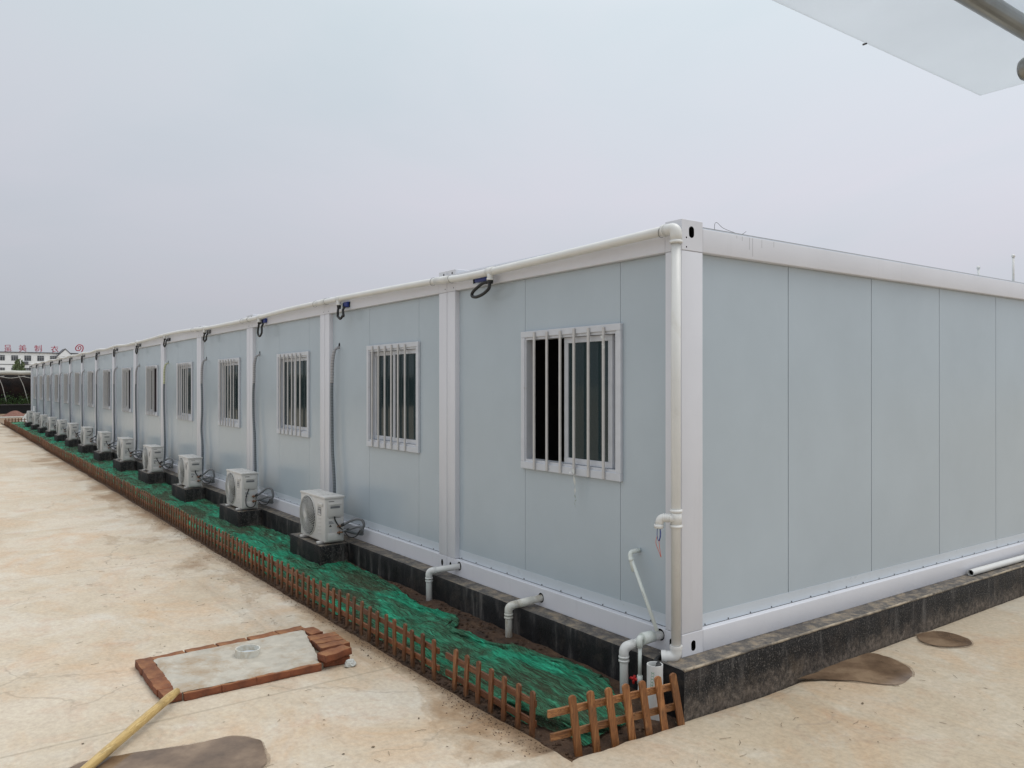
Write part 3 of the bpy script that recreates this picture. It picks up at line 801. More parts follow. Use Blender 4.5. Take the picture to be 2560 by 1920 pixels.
SE = 1.2265
def cabin(kind, corner=False):
    t = empty('container_cabin')
    x0, x1 = -P + 0.003, 0.0
    if corner:
        x1 = 0.0
    g_ = 0.0015
    # posts
    def post(xa, xb, ya, yb, nm='corner_post'):
        q = MB(); q.bbox(xa, xb, ya, yb, ZB+0.002, ZT-0.002, 0.004, 2, sm=False); q.build(nm, M['white'], t, autosm=40)
    post(x0+g_, x0+WL, 0, 0.19); post(x1-WL, x1-g_, 0, 0.2075)
    post(x0+g_, x0+WL, 5.86, 6.05); post(x1-WL, x1-g_, 5.86, 6.05)
    # bevelled roof beam: box with a small return lip, 2 mm proud
    def beam(nm, xa, xb, ya, yb, z0, z1):
        q = MB(); q.bbox(xa, xb, ya, yb, z0, z1, 0.006, 3, sm=False); q.build(nm, M['white'], t)
    rb = (x0+WL+0.06, x1-WL-0.06)
    beam('roof_beam', x0+g_+0.15, x1-0.15, -0.001, 0.12, ZT, 2.850)
    beam('floor_beam', x0+g_+0.15, x1-0.15, -0.001, 0.16, 0.0, ZB)
    beam('roof_beam', x0+g_+0.15, x1-0.15, 5.93, 6.051, ZT, 2.850)
    # castings
    for xa, xb in ((x0+g_, x0+0.15), (x1-0.15, x1-g_)):
        near = corner and xa > -1
        for z0, z1, top in ((ZT, H, 1), (0.0, ZB, 0)):
            if near:
                if top: cut = [((0.0, 0.094, 2.815), (1, 0, 0), 0.026, 0.013, 0.10), ((0.0, 0.045, 2.775), (1, 0, 0), 0.006, 0, 0.03), ((0.0, 0.045, 2.712), (1, 0, 0), 0.006, 0, 0.03), ((-0.022, 0.0, 2.775), (0, -1, 0), 0.006, 0, 0.03), ((-0.022, 0.0, 2.712), (0, -1, 0), 0.006, 0, 0.03)]
                else: cut = [((0.0, 0.112, 0.062), (1, 0, 0), 0.022, 0.013, 0.08), ((-0.09, 0.0, 0.075), (0, -1, 0), 0.02, 0.01, 0.08)]
                casting_with_hole('corner_casting', (xa, 0.0, 0.0, 0.2075, z0, z1), cut, t)
            else:
                q = MB(); q.bbox(xa, xb, 0.0, 0.2075, z0, z1, 0.003, 1, sm=False)
                co = q.build('corner_casting', M['white'], t)
                hm = MB(); sx = (xa+xb)/2
                if top:
                    hm.disc((sx+0.02, -0.0006, 2.862), (0, -1, 0), 0.011, 14)
                    h2 = MB(); h2.disc((sx+0.045, -0.0006, 2.72), (0, -1, 0), 0.006, 10); h2.build('bolt_hole', M['hole'], t)
                else:
                    hm.disc((sx-0.01, -0.0006, 0.078), (0, -1, 0), 0.019, 18, 0.032)
                hm.build('bolt_hole', M['hole'], t)
            q = MB(); q.bbox(xa, xb, 5.8425, 6.05, z0, z1, 0.003, 1); q.build('corner_casting', M['white'], t)
    # roof deck with a thin dark gutter lip
    q = MB(); q.box(x0+0.01, x1-0.008, 0.02, 6.03, 2.852, 2.858); q.build('roof', M['flash'], t)
    # wall panels, separated by 4 mm joints
    def pan(xa, xb, za, zb, hole=None):
        q = MB()
        if hole is None: q.box(xa, xb, 0.05, 0.10, za, zb)
        else:
            hx0, hx1, hz0, hz1 = hole
            q.box(xa, hx0, 0.05, 0.10, za, zb); q.box(hx1, xb, 0.05, 0.10, za, zb)
            q.box(hx0, hx1, 0.05, 0.10, za, hz0); q.box(hx0, hx1, 0.05, 0.10, hz1, zb)
        return q.build('wall_panel', M['panel'], t)
    s1, s2 = -1.785, -0.633
    pan(x0+WL-0.01, s1-0.002, ZB+0.002, ZT-0.002)
    pan(s1+0.002, s2-0.002, ZB+0.002, ZT-0.002, (WX0+0.05, WX1-0.05, WZ0+0.05, WZ1-0.05))
    pan(s2+0.002, x1-WL+0.01, ZB+0.002, ZT-0.002)
    bk = MB(); bk.box(x0+0.14, s1+.02, 0.101, 0.104, ZB, ZT); bk.box(s2-.02, x1-0.14, 0.101, 0.104, ZB, ZT)
    bk.box(x0+0.02, x1-0.02, 5.95, 5.97, 0.1, 2.84); bk.box(x0+0.004, x0+0.02, 0.21, 5.84, 0.1, 2.84)
    if not corner: bk.box(x1-0.02, x1-0.004, 0.21, 5.84, 0.1, 2.84)
    bk.box(x0+0.02, x1-0.02, 0.17, 5.95, 0.02, 0.04); bk.box(x0+0.02, x1-0.02, 0.13, 5.92, 2.70, 2.72)
    bk.build('inner_lining', M['dark_in'], t)
    q = MB(); q.box(x0+WL+0.002, x1-WL-0.002, 0.047, 0.0495, ZB+0.0015, ZB+0.085); q.build('base_flashing', M['flash'], t)
    q = MB()
    k = 0; x = x0+WL+0.05
    while x < x1-WL-0.02:
        q.tube([(x, 0.047, ZB+0.012), (x, 0.042, ZB+0.011)], 0.0048, 6); x += 0.245
    # dark sealant line along the foot of the flashing
    q.box(x0+WL+0.002, x1-WL-0.002, 0.0455, 0.0468, ZB+0.0005, ZB+0.0035)
    q.build('screws', M['screw'], t)
    # socket recess in the roof beam
    if True:
        a_ = x0 + 0.457; q = MB()
        q.box(a_, a_+0.33, -0.0026, -0.0012, 2.708, 2.790)
        q.build('socket_plate', M['flash'], t)
        q = MB(); q.box(a_+0.012, a_+0.05, -0.006, -0.0028, 2.722, 2.785); q.box(a_+0.10, a_+0.315, -0.004, -0.0028, 2.722, 2.785)
        q.build('socket_opening', M['hole'], t)
    make_window(t, kind)
    if corner:
        # end wall: beams and panels
        def beamy(nm, z0, z1, th):
            q = MB(); q.bbox(x1-th, x1+0.001, 0.2075, 5.8425, z0, z1, 0.006, 3, sm=False); q.build(nm, M['white'], t, autosm=40)
        beamy('roof_beam', ZT, 2.850, 0.12); beamy('floor_beam', 0.0, ZB, 0.16)
        ys = [0.197, SE, SE+1.15, SE+2.3, SE+3.45, SE+4.6, 5.855]
        for i in range(6):
            q = MB(); q.box(-0.10, -0.05, ys[i]+0.0038, ys[i+1]-0.0038, ZB+0.002, ZT-0.002); q.build('wall_panel', M['panel'], t)
        q = MB()
        for yy in ys[1:-1]: q.box(-0.060, -0.0585, yy-0.0037, yy+0.0037, ZB+0.086, ZT-0.003)
        q.build('seam_dark_backing', M['hole'], t)  # black strips added in the seams so the lit lining does not show
        q = MB(); q.box(-0.104, -0.101, 0.2, 5.85, ZB, ZT); q.build('inner_lining', M['dark_in'], t)
        q = MB(); q.box(-0.0495, -0.047, 0.21, 5.84, ZB+0.0015, ZB+0.085); q.build('base_flashing', M['flash'], t)
        q = MB(); y = 0.28
        while y < 5.8:
            q.tube([(-0.047, y, ZB+0.012), (-0.042, y, ZB+0.011)], 0.0048, 6); y += 0.245
        q.box(-0.0468, -0.0455, 0.21, 5.84, ZB+0.0005, ZB+0.0035)
        q.build('screws', M['screw'], t)
        q = MB()
        for yy, l_ in ((0.62, 0.03), (0.70, 0.085), (0.735, 0.13), (0.84, 0.06), (0.98, 0.04), (0.56, 0.02)):
            q.box(0.0012, 0.0016, yy-0.0012, yy+0.0012, 2.843-l_, 2.843)
        q.build('drip_stains', M['drip'], t)
        q = MB(); q.tube([(-0.016, 0.21, 2.860), (-0.016, 5.84, 2.860)], 0.0055, 6); q.build('roof_edge_trim', M['drip'], t)
        # bits of plastic film left on the window frame
        q = MB()
        def strip(P_, wd):
            P_ = smooth_path(P_, 5); V = []
            for i, p in enumerate(P_):
                s_ = wd*(0.6+0.4*math.sin(i*1.1))*(1 if i < len(P_)-3 else .5)
                V += [(p.x-s_, p.y, p.z), (p.x+s_, p.y-0.004, p.z)]
            q.add(V, [(2*i, 2*i+1, 2*i+3, 2*i+2) for i in range(len(P_)-1)], True)
        strip([(-1.09,-0.012,1.155), (-1.07,-0.02,1.10), (-1.065,-0.012,1.02), (-1.075,-0.006,0.955)], 0.016)
        strip([(-1.12,-0.01,1.13), (-1.13,-0.02,1.11), (-1.10,-0.018,1.10)], 0.012)
        strip([(-0.77,-0.012,2.16), (-0.74,-0.02,2.13), (-0.72,-0.02,2.14)], 0.014)
        strip([(-0.76,-0.012,2.10), (-0.73,-0.02,2.085), (-0.755,-0.015,2.05)], 0.012)
        q.build('film_strip', M['plasticfilm'], t)
        q = MB()
        strip([(-1.075,-0.007,0.955), (-1.06,-0.007,0.92), (-1.075,-0.007,0.90), (-1.066,-0.007,0.86)], 0.007)
        q.build('film_tatter', M['dryfilm'], t)
    return t

ORD = ['nearest', 'second', 'third', 'fourth', 'fifth', 'sixth', 'seventh', 'eighth', 'ninth', 'tenth', 'eleventh', 'twelfth', 'thirteenth', 'fourteenth', 'farthest']
gcab = 'white framed container cabins standing in one long row'
c1 = cabin(0, True); tag(c1, 'nearest container cabin, with a half open barred window and its long end wall showing', 'cabin', gcab)
c2 = cabin(1); c2.location.x = -P
tag(c2, 'second container cabin from the corner, closed barred window, no outdoor unit in front', 'cabin', gcab)
c3 = cabin(2); c3.location.x = -5*P
for k in range(2, NM):
    src = c2 if k < 5 else c3
    c = c3 if k == 5 else copy_tree(src)
    c.location = (-k*P, 0, 0)
    if k < NM-1:
        lab = '%s container cabin from the near corner, left of the %s outdoor unit' % (ORD[k], ORD[k-2])
    else: lab = 'farthest container cabin, last of the row beside the far picket fence'
    tag(c, lab, 'cabin', gcab)

# thin wire lying on the roof edge
mb = MB()
mb.tube(smooth_path([(-0.02,0.35,2.855),(-0.02,0.352,2.90),(-0.02,0.375,2.915),(-0.02,0.44,2.885),(-0.02,0.55,2.868),(-0.02,0.62,2.862),(-0.02,0.66,2.872),(-0.02,0.69,2.89)], 6), 0.0016, 5)
mb.build('wire', M['wire'], label='thin stray wire curling up off the roof edge of the end wall', cat='wire')

# vent pipes on the roof
def vent(x, y, z1, lab):
    t = empty('vent_pipe', (x, y, 2.858), label=lab, cat='vent pipe')
    q = MB(); q.tube([(0, 0, 0), (0, 0, z1-2.858)], 0.0115, 10); q.build('pipe', M['pvc'], t)
    q = MB(); q.tube([(0, 0, z1-2.858), (0, 0, z1-2.838), (0, 0, z1-2.828)], [0.018, 0.018, 0.007], 10); q.build('cap', M['pvc'], t)
C0 = Vector(cam.location)
def along(x, y, z, k):           # same sight line, nearer standing place on the roof
    p = C0 + (Vector((x, y, z)) - C0)*k
    return p
p = along(-1.0, 7.442, 3.47, 0.80); vent(p.x, p.y, p.z, 'taller thin vent pipe with a cap on the cabin roof')
p = along(-1.0, 6.464, 3.235, 0.86); vent(p.x, p.y, p.z, 'shorter thin vent pipe with a cap on the cabin roof')

# ------------------------------------------------------------------ conduit along the roof beam
zpts = [(-0.02,2.823),(-1.2,2.80),(-2.5,2.782),(-3.09,2.803),(-4.8,2.826),(-5.8,2.832),(-7.0,2.83),(-8.3,2.81),(-9.8,2.806),(-11.2,2.816),(-13.0,2.853),(-14.3,2.855),(-16,2.83)]
x = -18.5; i = 0
while x > L_END+0.3:
    zpts.append((x, 2.825 + (0.02 if i % 2 else -0.012) + 0.008*fn(x, 1, 1))); x -= 1.5; i += 1
zpts.append((L_END+0.25, 2.84))
def cz(x):
    for (a, za), (b_, zb) in zip(zpts, zpts[1:]):
        if b_ <= x <= a: return za + (zb-za)*(x-a)/(b_-a)
    return 2.83
CR = 0.0335; CY = -0.062
cond = empty('conduit', (0, 0, 0), label='white plastic conduit running along the roof beams and down the near corner post', cat='conduit')
mb = MB()
path = smooth_path([(x if i else -0.075, CY, z) for i, (x, z) in enumerate(zpts)], 5)
mb.tube(path, CR, 16, cap=True); mb.build('roof_pipe', M['pvc'], cond)
DX = 0.006
mb = MB()
el = bend([(-0.10, CY, 2.8215), (DX, CY, 2.822), (DX, CY, 2.735)], 0.075, 8)
mb.tube(el, 0.039, 18); mb.tube([(DX, CY, 2.742), (DX, CY, 2.722)], 0.0425, 18); mb.tube([(-0.085, CY, 2.8215), (-0.105, CY, 2.821)], 0.0415, 18)
mb.build('elbow', M['pvc'], cond)
mb = MB(); mb.tube([(DX, CY, 2.73), (DX-0.002, CY, 1.8), (DX, CY, 0.10)], 0.0315, 18); mb.build('down_pipe', M['pvc'], cond)
mb = MB()
mb.tube([(DX, CY, 0.885), (DX, CY, 0.975)], 0.037, 18)
for z in (0.868, 0.968): mb.tube([(DX, CY, z-0.001), (DX, CY, z+0.007), (DX, CY, z+0.018)], [0.0405, 0.043, 0.0405], 18)
tp = bend([(DX, CY-0.02, 0.93), (DX-0.065, CY-0.075, 0.93), (DX-0.075, CY-0.082, 0.885)], 0.035, 6)
mb.tube(tp, 0.027, 16)
for k in range(4):
    a = Vector((DX-0.018-0.011*k, CY-0.036-0.0095*k, 0.93)); dd = Vector((-0.65, -0.56, 0))*0.004
    mb.tube([a-dd, a+dd], 0.0295, 16)
mb.ring((DX-0.075, CY-0.082, 0.888), (0, 0, -1), 0.031, 0.024, 0.026)
mb.build('tee_branch', M['pvc'], cond)
mb = MB()
mb.tube([(DX, CY, 0.098), (DX, CY, 0.078)], 0.0415, 18)
e2 = bend([(DX, CY, 0.09), (DX, CY, 0.028), (DX-0.055, CY-0.05, 0.02)], 0.04, 7)
mb.tube(e2, 0.037, 18, cap=False)
ax_ = Vector((-0.055, -0.05, -0.008)).normalized()
mb.ring(Vector(e2[-1]) - ax_*0.012, ax_, 0.0425, 0.034, 0.03)
mb.build('bottom_elbow', M['pvc'], cond, autosm=55)
e2end = Vector(e2[-1])
mb = MB(); mb.disc(e2end - ax_*0.004, ax_, 0.034, 20); mb.build('elbow_bore', M['hole'], cond)
for x in [-2.95] + [-P*k + 0.05 for k in range(2, NM)]:
    mb = MB(); mb.tube([(x-0.12, CY, cz(x-0.12)), (x+0.12, CY, cz(x+0.12))], 0.0375, 16); mb.build('coupling', M['pvc'], cond)
def tie(x, z, y=CY, r_=CR+0.0015, sl=0.01, hang=0.0):
    mb = MB(); pts = []
    for k in range(17):
        a = 2*math.pi*k/16; pts.append((x + sl*math.sin(a), y + r_*math.cos(a), z + r_*math.sin(a) - (hang if 9 < k < 15 else 0)))
    mb.tube(pts, 0.0015, 5, cap=False); mb.build('wire_tie', M['wire'], cond)
tie(-0.115, 2.8225, r_=CR+0.003, sl=0.012, hang=0.006)
for x in (-2.80, -3.13, -5.75, -6.1, -8.75, -9.1, -11.75, -12.1): tie(x, cz(x), r_=CR+0.0025, sl=0.012*(1 if x % 1 > .5 else -1), hang=0.004)
tx = {1: -2.136, 2: -5.353, 3: -8.256, 4: -11.245, 5: -14.331}
rr = random.Random(11)
for k in range(1, NM):
    x = tx.get(k, -P*k + 0.60 + rr.uniform(-0.04, 0.04)); tx[k] = x
    mb = MB(); z = cz(x)
    mb.tube([(x-0.05, CY, cz(x-0.05)), (x+0.05, CY, cz(x+0.05))], 0.038, 16)
    mb.tube([(x, CY-0.005, z-0.02), (x, CY-0.005, z-0.075)], 0.029, 14); mb.tube([(x, CY-0.005, z-0.058), (x, CY-0.005, z-0.078)], 0.033, 14)
    mb.build('tee', M['pvc'], cond)
tx[NM] = L_END + 0.35

# wires hanging out of the tee branch
wi = empty('loose_wires', (DX-0.075, CY-0.082, 0.86), label='blue and red wire ends hanging out of the corner conduit branch', cat='wires')
mb = MB(); mb.tube(smooth_path([(-0.012,0,0.01),(-0.015,0,-0.05),(-0.002,0,-0.082),(0.01,0,-0.05),(0.010,0,0.01)], 6), 0.0022, 6)
mb.tube(smooth_path([(0.004,0.006,0.01),(0.012,0.006,-0.04),(0.0,0.006,-0.085)], 6), 0.0022, 6); mb.build('blue_wire', M['bluewire'], wi)
mb = MB(); mb.tube(smooth_path([(-0.014,0,-0.05),(-0.026,0,-0.10),(0.0,0,-0.15),(0.02,0,-0.185),(0.008,0,-0.13),(0.0,0,-0.075)], 6), 0.0018, 6); mb.build('red_wire', M['redwire'], wi)

# black cable loops between the tees and the blue sockets
gl_ = 'black cable loops hanging under the roof beams'
PLACE = {1: 'above the wall left of the half open window', 2: 'above the nearest outdoor unit'}
for k in range(1, NM+1):
    x = tx[k]; z = cz(x) - 0.085 if k < NM else 2.76
    lab = ('black cable loop with a blue plug under the roof beam of the nearest cabin' if k == 1 else
           'black cable loop under the roof beam, %s loop counted from the near corner' % ORD[k-1] if k < NM else
           'black cable loop at the far end of the roof beams')
    if k == 1:
        pts = [(0,0,0.01),(0.004,-0.012,-0.06),(-0.005,-0.015,-0.12),(-0.08,-0.015,-0.185),(-0.18,-0.012,-0.215),(-0.245,-0.01,-0.19),(-0.24,-0.008,-0.13),(-0.17,-0.006,-0.06),(-0.10,0.0,-0.01),(-0.045,0.02,-0.002)]
        pts = [(a*1.12, b_, c_*0.56 if c_ < 0 else c_) for a, b_, c_ in pts]
        pb = (-0.30, -0.10)
    else:
        dx = 0.115 + rr.uniform(-0.03, 0.03); dp_ = 0.20 + rr.uniform(-0.045, 0.03); tilt = rr.uniform(-0.03, 0.02)
        pts = [(0,0,0.01),(0.0,-0.012,-0.05),(-0.022+tilt,-0.015,-0.12),(-0.02+tilt,-0.012,-dp_+0.03),(0.045+tilt,-0.01,-dp_),(0.115+tilt,-0.008,-dp_+0.035),(0.125+tilt,-0.005,-0.13),(0.115,0.0,-0.06),(0.12,0.02,-0.015)]
        pb = (0.055, 0.16)
    t = empty('cable_loop', (x, CY-0.005, z), label=lab, cat='cable', group=gl_)
    mb = MB(); mb.tube(smooth_path(pts, 6), 0.0145, 10); mb.tube([(0,0,0.012),(0,0,-0.02)], 0.025, 12); mb.build('cable', M['black'], t)
    mb = MB(); mb.bbox(pb[0], pb[1], 0.030, 0.0635, 2.722-z, 2.786-z, 0.006, 2); mb.build('plug', M['blue'] if k < 4 else M['badge'], t)

# ------------------------------------------------------------------ outdoor units
AW, AD, AH = 0.715, 0.235, 0.525
def make_ac():
    t = empty('outdoor_unit')
    q = MB(); q.bbox(-AW, 0, 0, AD, 0.012, AH-0.022, 0.016, 3); q.build('casing', M['ac'], t, autosm=40)
    q = MB(); q.bbox(-AW-0.006, 0.006, -0.006, AD+0.006, AH-0.026, AH, 0.006, 2)
    for k in range(3): q.bbox(-AW+0.10, -0.16, 0.035+0.06*k, 0.065+0.06*k, AH-0.004, AH+0.006, 0.004, 2)
    q.build('lid', M['ac'], t, autosm=40)
    cx, cz_ = -AW+0.237, 0.268; r0 = 0.228
    q = MB(); q.disc((cx, -0.0012, cz_), (0, -1, 0), r0-0.004, 48); q.build('fan_opening', M['hole'], t)
    q = MB()
    for k in range(3):      # fan blades
        V = []; 
        for i in range(7):
            rr_ = 0.05 + 0.155*i/6
            for j in range(5):
                a = 2*math.pi*k/3 + 0.35*i/6 + j*0.3
                V.append((cx + rr_*math.cos(a), -0.004 - 0.006*j/4, cz_ + rr_*math.sin(a)))
        q.add(V, [(i*5+j, (i+1)*5+j, (i+1)*5+j+1, i*5+j+1) for i in range(6) for j in range(4)], True)
    q.build('fan_blades', M['badge'], t)
    q = MB()
    circ = lambda r, y, n_=48: [(cx + r*math.cos(2*math.pi*i/n_), y, cz_ + r*math.sin(2*math.pi*i/n_)) for i in range(n_)]
    dome = lambda r: -0.012 - 0.028*math.sqrt(max(0, 1-(r/r0)**2))
    q.tube(circ(r0, -0.006), 0.007, 8, closed=True)
    for k in range(1, 11): q.tube(circ(0.035+0.0178*k, dome(0.035+0.0178*k), 36), 0.0018, 4, closed=True)
    for k in range(40):
        a0 = 2*math.pi*k/40; pts = []
        for i in range(6):
            r_ = 0.035 + (r0-0.035)*i/5; a = a0 + 0.75*(i/5)**1.3
            pts.append((cx + r_*math.cos(a), dome(r_)-0.001, cz_ + r_*math.sin(a)))
        q.tube(pts, 0.0024, 4, cap=False)
    q.tube([(cx, -0.030, cz_), (cx, -0.044, cz_)], [0.042, 0.036], 24)
    q.build('fan_grille', M['acgrille'], t)
    q = MB(); q.bbox(-0.185, -0.045, -0.012, 0.0, 0.415, 0.452, 0.008, 3)
    for k in range(6): q.bbox(-0.185, -0.10, -0.006, 0.0, 0.10+0.042*k, 0.112+0.042*k, 0.004, 2)
    q.build('raised_ribs', M['ac'], t, autosm=40)
    q = MB(); q.box(-0.195, -0.098, -0.0022, -0.0008, 0.305, 0.398); q.build('badge', M['badge'], t)
    q = MB()
    for k in range(4): q.box(-0.188+0.022*k, -0.172+0.022*k, -0.0032, -0.0024, 0.378, 0.39)
    q.box(-0.175, -0.12, -0.0032, -0.0024, 0.318, 0.36)
    q.build('badge_print', M['inklight'], t)
    q = MB(); q.box(-0.160, -0.135, -0.0042, -0.0034, 0.329, 0.349); q.build('badge_mark', M['badge'], t)
    # side (+x) face
    q = MB(); q.bbox(0.0, 0.008, 0.035, AD-0.02, 0.30, 0.485, 0.006, 2); q.bbox(0.008, 0.018, 0.055, AD-0.045, 0.43, 0.448, 0.005, 2)
    q.build('side_cover', M['ac'], t, autosm=40)
    q = MB(); q.bbox(0.0, 0.010, 0.035, AD-0.03, 0.03, 0.115, 0.006, 2); q.build('service_plate', M['ac'], t, autosm=40)
    q = MB(); q.box(0.0084, 0.010, 0.065, AD-0.055, 0.392, 0.416); q.build('handle_slot', M['acgrille'] if False else M['foam'], t)
    q = MB(); q.box(0.0001, 0.0012, 0.045, AD-0.03, 0.215, 0.255); q.box(0.0001, 0.0012, 0.058, 0.085, 0.10+.02, 0.165); q.build('rating_label', M['inklight'], t)
    q = MB()
    q.box(0.0084, 0.0094, 0.045, 0.11, 0.468, 0.475)
    for k in range(3): q.box(0.0014, 0.0022, 0.05, 0.11-0.01*k, 0.222+0.011*k, 0.226+0.011*k)
    V = [(0.0014, 0.05, 0.185), (0.0014, 0.085, 0.185), (0.0014, 0.0675, 0.212)]; q.add(V, [(0, 1, 2)])
    q.box(0.0002, 0.0016, 0.05, AD-0.045, 0.282, 0.287)
    q.build('printing', M['ink'], t)
    for fx in (-AW+0.09, -0.13):
        q = MB(); q.bbox(fx-0.03, fx+0.03, -0.035, AD+0.035, -0.012, 0.013, 0.005, 2); q.build('foot', M['ac'], t)
    for z in (0.185, 0.115):
        q = MB(); q.tube([(0.008, AD-0.075, z), (0.045, AD-0.07, z+0.006), (0.075, AD-0.05, z+0.012)], [0.012, 0.009, 0.009], 10)
        q.tube([(0.028, AD-0.095, z+0.002), (0.028, AD-0.045, z+0.002)], 0.009, 8); q.tube([(0.03, AD-0.072, z-0.02), (0.03, AD-0.072, z+0.02)], 0.0075, 8)
        q.build('valve', M['brass'], t)
    return t

def make_line(var):
    """wrapped refrigerant line: from the wall hole down behind the unit, with the loops to the valves"""
    t = empty('refrigerant_line')
    rl = random.Random(var)
    jx = (rl.uniform(-0.03, 0.03) if var else 0)
    up = [(0.345,0.055,2.268),(0.337,0.0,2.235),(0.328,-0.022,2.16),(0.312,-0.028,2.05),(0.300,-0.026,1.93),(0.292,-0.026,1.82)]
    mb = MB(); mb.tube(smooth_path(up, 5), [0.016]*6+[0.021]*20, 10); mb.build('upper_wrap', M['wrapyellow'] if var == 3 else M['wraplight'], t)
    dn = [(0.292,-0.026,1.83),(0.289+jx,-0.026,1.65),(0.293+jx,-0.024,1.3),(0.31-jx,-0.026,1.0),(0.36,-0.028,0.7),(0.375,-0.028,0.5),(0.37,-0.03,0.30),(0.42,-0.05,0.16),(0.60,-0.07,0.10),(0.95,-0.075,0.09),(1.25,-0.07,0.11)]
    mb = MB(); mb.tube(smooth_path(dn, 6), 0.0195, 10); mb.build('wrapped_pipe', M['wrap'], t)
    mb = MB(); mb.disc((0.345, 0.0488, 2.285), (0, -1, 0), 0.024, 16, 0.034); mb.build('wall_hole', M['hole'], t)
    # two foam-covered pipes looping from the valves back to the wall
    h = rl.uniform(-0.04, 0.05) if var else 0.0
    mb = MB()
    mb.tube(smooth_path([(1.165,-0.27,0.227),(1.22,-0.22,0.27),(1.30,-0.15,0.31+h),(1.37,-0.10,0.30+h),(1.385,-0.08,0.235),(1.34,-0.09,0.165),(1.25,-0.08,0.12),(1.16,-0.07,0.105)], 6), 0.0165, 9)
    mb.tube(smooth_path([(1.165,-0.27,0.155),(1.23,-0.20,0.18),(1.32,-0.13,0.21),(1.36,-0.09,0.18),(1.31,-0.08,0.12),(1.16,-0.075,0.09)], 6), 0.0165, 9)
    for i_ in range(len(mb.v)):
        vx, vy, vz = mb.v[i_]; mb.v[i_] = (1.165+(vx-1.165)*0.68 if vx > 1.165 else vx, vy, 0.155+(vz-0.155)*0.85)
    mb.build('foam_pipes', M['foam'], t)
    mb = MB(); mb.tube([(1.150,-0.277,0.212),(1.18,-0.257,0.235)], 0.0175, 9); mb.build('tape_band', M['black'], t)
    mb = MB()
    if var in (1,):   # cable drooping in a U below the unit's cover
        mb.tube(smooth_path([(1.104,-0.36,0.31),(1.115,-0.40,0.20),(1.12,-0.40,0.09),(1.12,-0.34,0.045),(1.13,-0.28,0.08),(1.16,-0.27,0.20)], 6), 0.0065, 7)
    elif var == 6:
        mb.tube(smooth_path([(1.104,-0.25,0.50),(1.115,-0.24,0.42),(1.12,-0.29,0.34),(1.105,-0.35,0.30)], 6), 0.0065, 7)
    else:
        mb.tube(smooth_path([(1.104,-0.34,0.315),(1.11,-0.335,0.275),(1.125,-0.30,0.21),(1.15,-0.26,0.165),(1.22,-0.22,0.18)], 6), 0.0075, 7)
    mb.tube(smooth_path([(1.16,-0.26,0.17),(1.19,-0.23,0.11),(1.22,-0.20,0.08+h*.3),(1.27,-0.15,0.10),(1.30,-0.12,0.17)], 6), 0.0065, 7)
    mb.build('power_cable', M['black'], t)
    return t

def make_block():
    mb = MB()
    mb.bbox(0.17, 1.105, -0.512, PY-0.004, -0.5, 0.0, 0.008, 2, jit=0.004)
    return mb

ACP = make_ac(); BLK = make_block().build('concrete_block', M['plinth'], autosm=45)
lines = {v: make_line(v) for v in range(7)}
for k in range(2, NM):
    b_x = -P*k; i = k-2
    o = ACP if k == 2 else copy_tree(ACP)
    o.location = (b_x + 1.092, -0.452 + (rr.uniform(-0.008, 0.008) if i else 0), 0.014)
    o.rotation_euler.z = R(rr.uniform(-1.2, 1.2)) if i else R(0.4)
    nxt = 'nearest' if i == 0 else ('farthest' if k == NM-1 else ORD[i])
    suffix = '' if i == 0 or k == NM-1 else ' from the near corner'
    tag(o, '%s white air conditioner outdoor unit%s, on a black block' % (nxt, suffix), 'air conditioner', 'outdoor units in a row along the cabins')
    bo = BLK if k == 2 else copy_tree(BLK)
    bo.location = (b_x + (rr.uniform(-0.015, 0.015) if i else 0), 0, 0)
    tag(bo, 'black concrete block under the %s outdoor unit%s' % (nxt, suffix), 'block', 'concrete blocks jutting from the plinth')
    v = i if i < 7 else (i*5) % 7
    if v == 3 and i != 3: v = 2
    lo = lines[v] if i < 7 else copy_tree(lines[v])
    lo.location = (b_x, 0, 0)
    look = {0: 'grey wrapped refrigerant pipe', 3: 'yellowish topped grey refrigerant pipe'}.get(i, 'grey wrapped refrigerant pipe')
    tag(lo, '%s running down behind the %s outdoor unit%s' % (look, nxt, suffix), 'pipe', 'wrapped pipes running down to the outdoor units')

# ------------------------------------------------------------------ waste pipes at the near end
def waste(name, wx, wz, ex, ey, ez, zb, mat, lab, sleeve=False):
    t = empty(name, (ex, ey, zb), label=lab, cat='pipe')
    o = Vector((ex, ey, zb))
    q = MB(); pth = bend([Vector((wx, 0.01, wz))-o, Vector((ex, ey, ez))-o, Vector((ex+0.003, ey, zb-0.1))-o], 0.06, 8)
    q.tube(pth, 0.0285, 18); q.build('pipe', mat, t)
    q = MB(); q.tube(bend([Vector((ex, ey, ez))-o + (Vector((wx, 0.01, wz))-Vector((ex, ey, ez))).normalized()*0.075, Vector((ex, ey, ez))-o, Vector((ex, ey, ez-0.085))-o], 0.06, 8), 0.0325, 18)
    q.tube([Vector((0, 0, ez-0.058-zb)), Vector((0, 0, ez-0.070-zb))], 0.0355, 18); q.tube([Vector((0, 0, ez-0.082-zb)), Vector((0, 0, ez-0.095-zb))], 0.0355, 18)
    if sleeve:
        dd = (Vector((wx, 0.01, wz))-Vector((ex, ey, ez))).normalized(); a = Vector((ex, ey, ez))-o
        q.tube([a+dd*0.08, a+dd*0.205], 0.0325, 18)
    q.build('elbow', mat, t)
    q = MB(); q.disc(Vector((wx-0.004, -0.0018, wz))-o, (0, -1, 0), 0.036, 20, 0.040); q.build('wall_hole', M['hole'], t)
    return t
waste('waste_pipe', -2.745, 0.098, -2.935, -0.22, 0.045, -0.27, M['pvc'], 'clean white waste pipe bending down from the joint between the first two cabins')
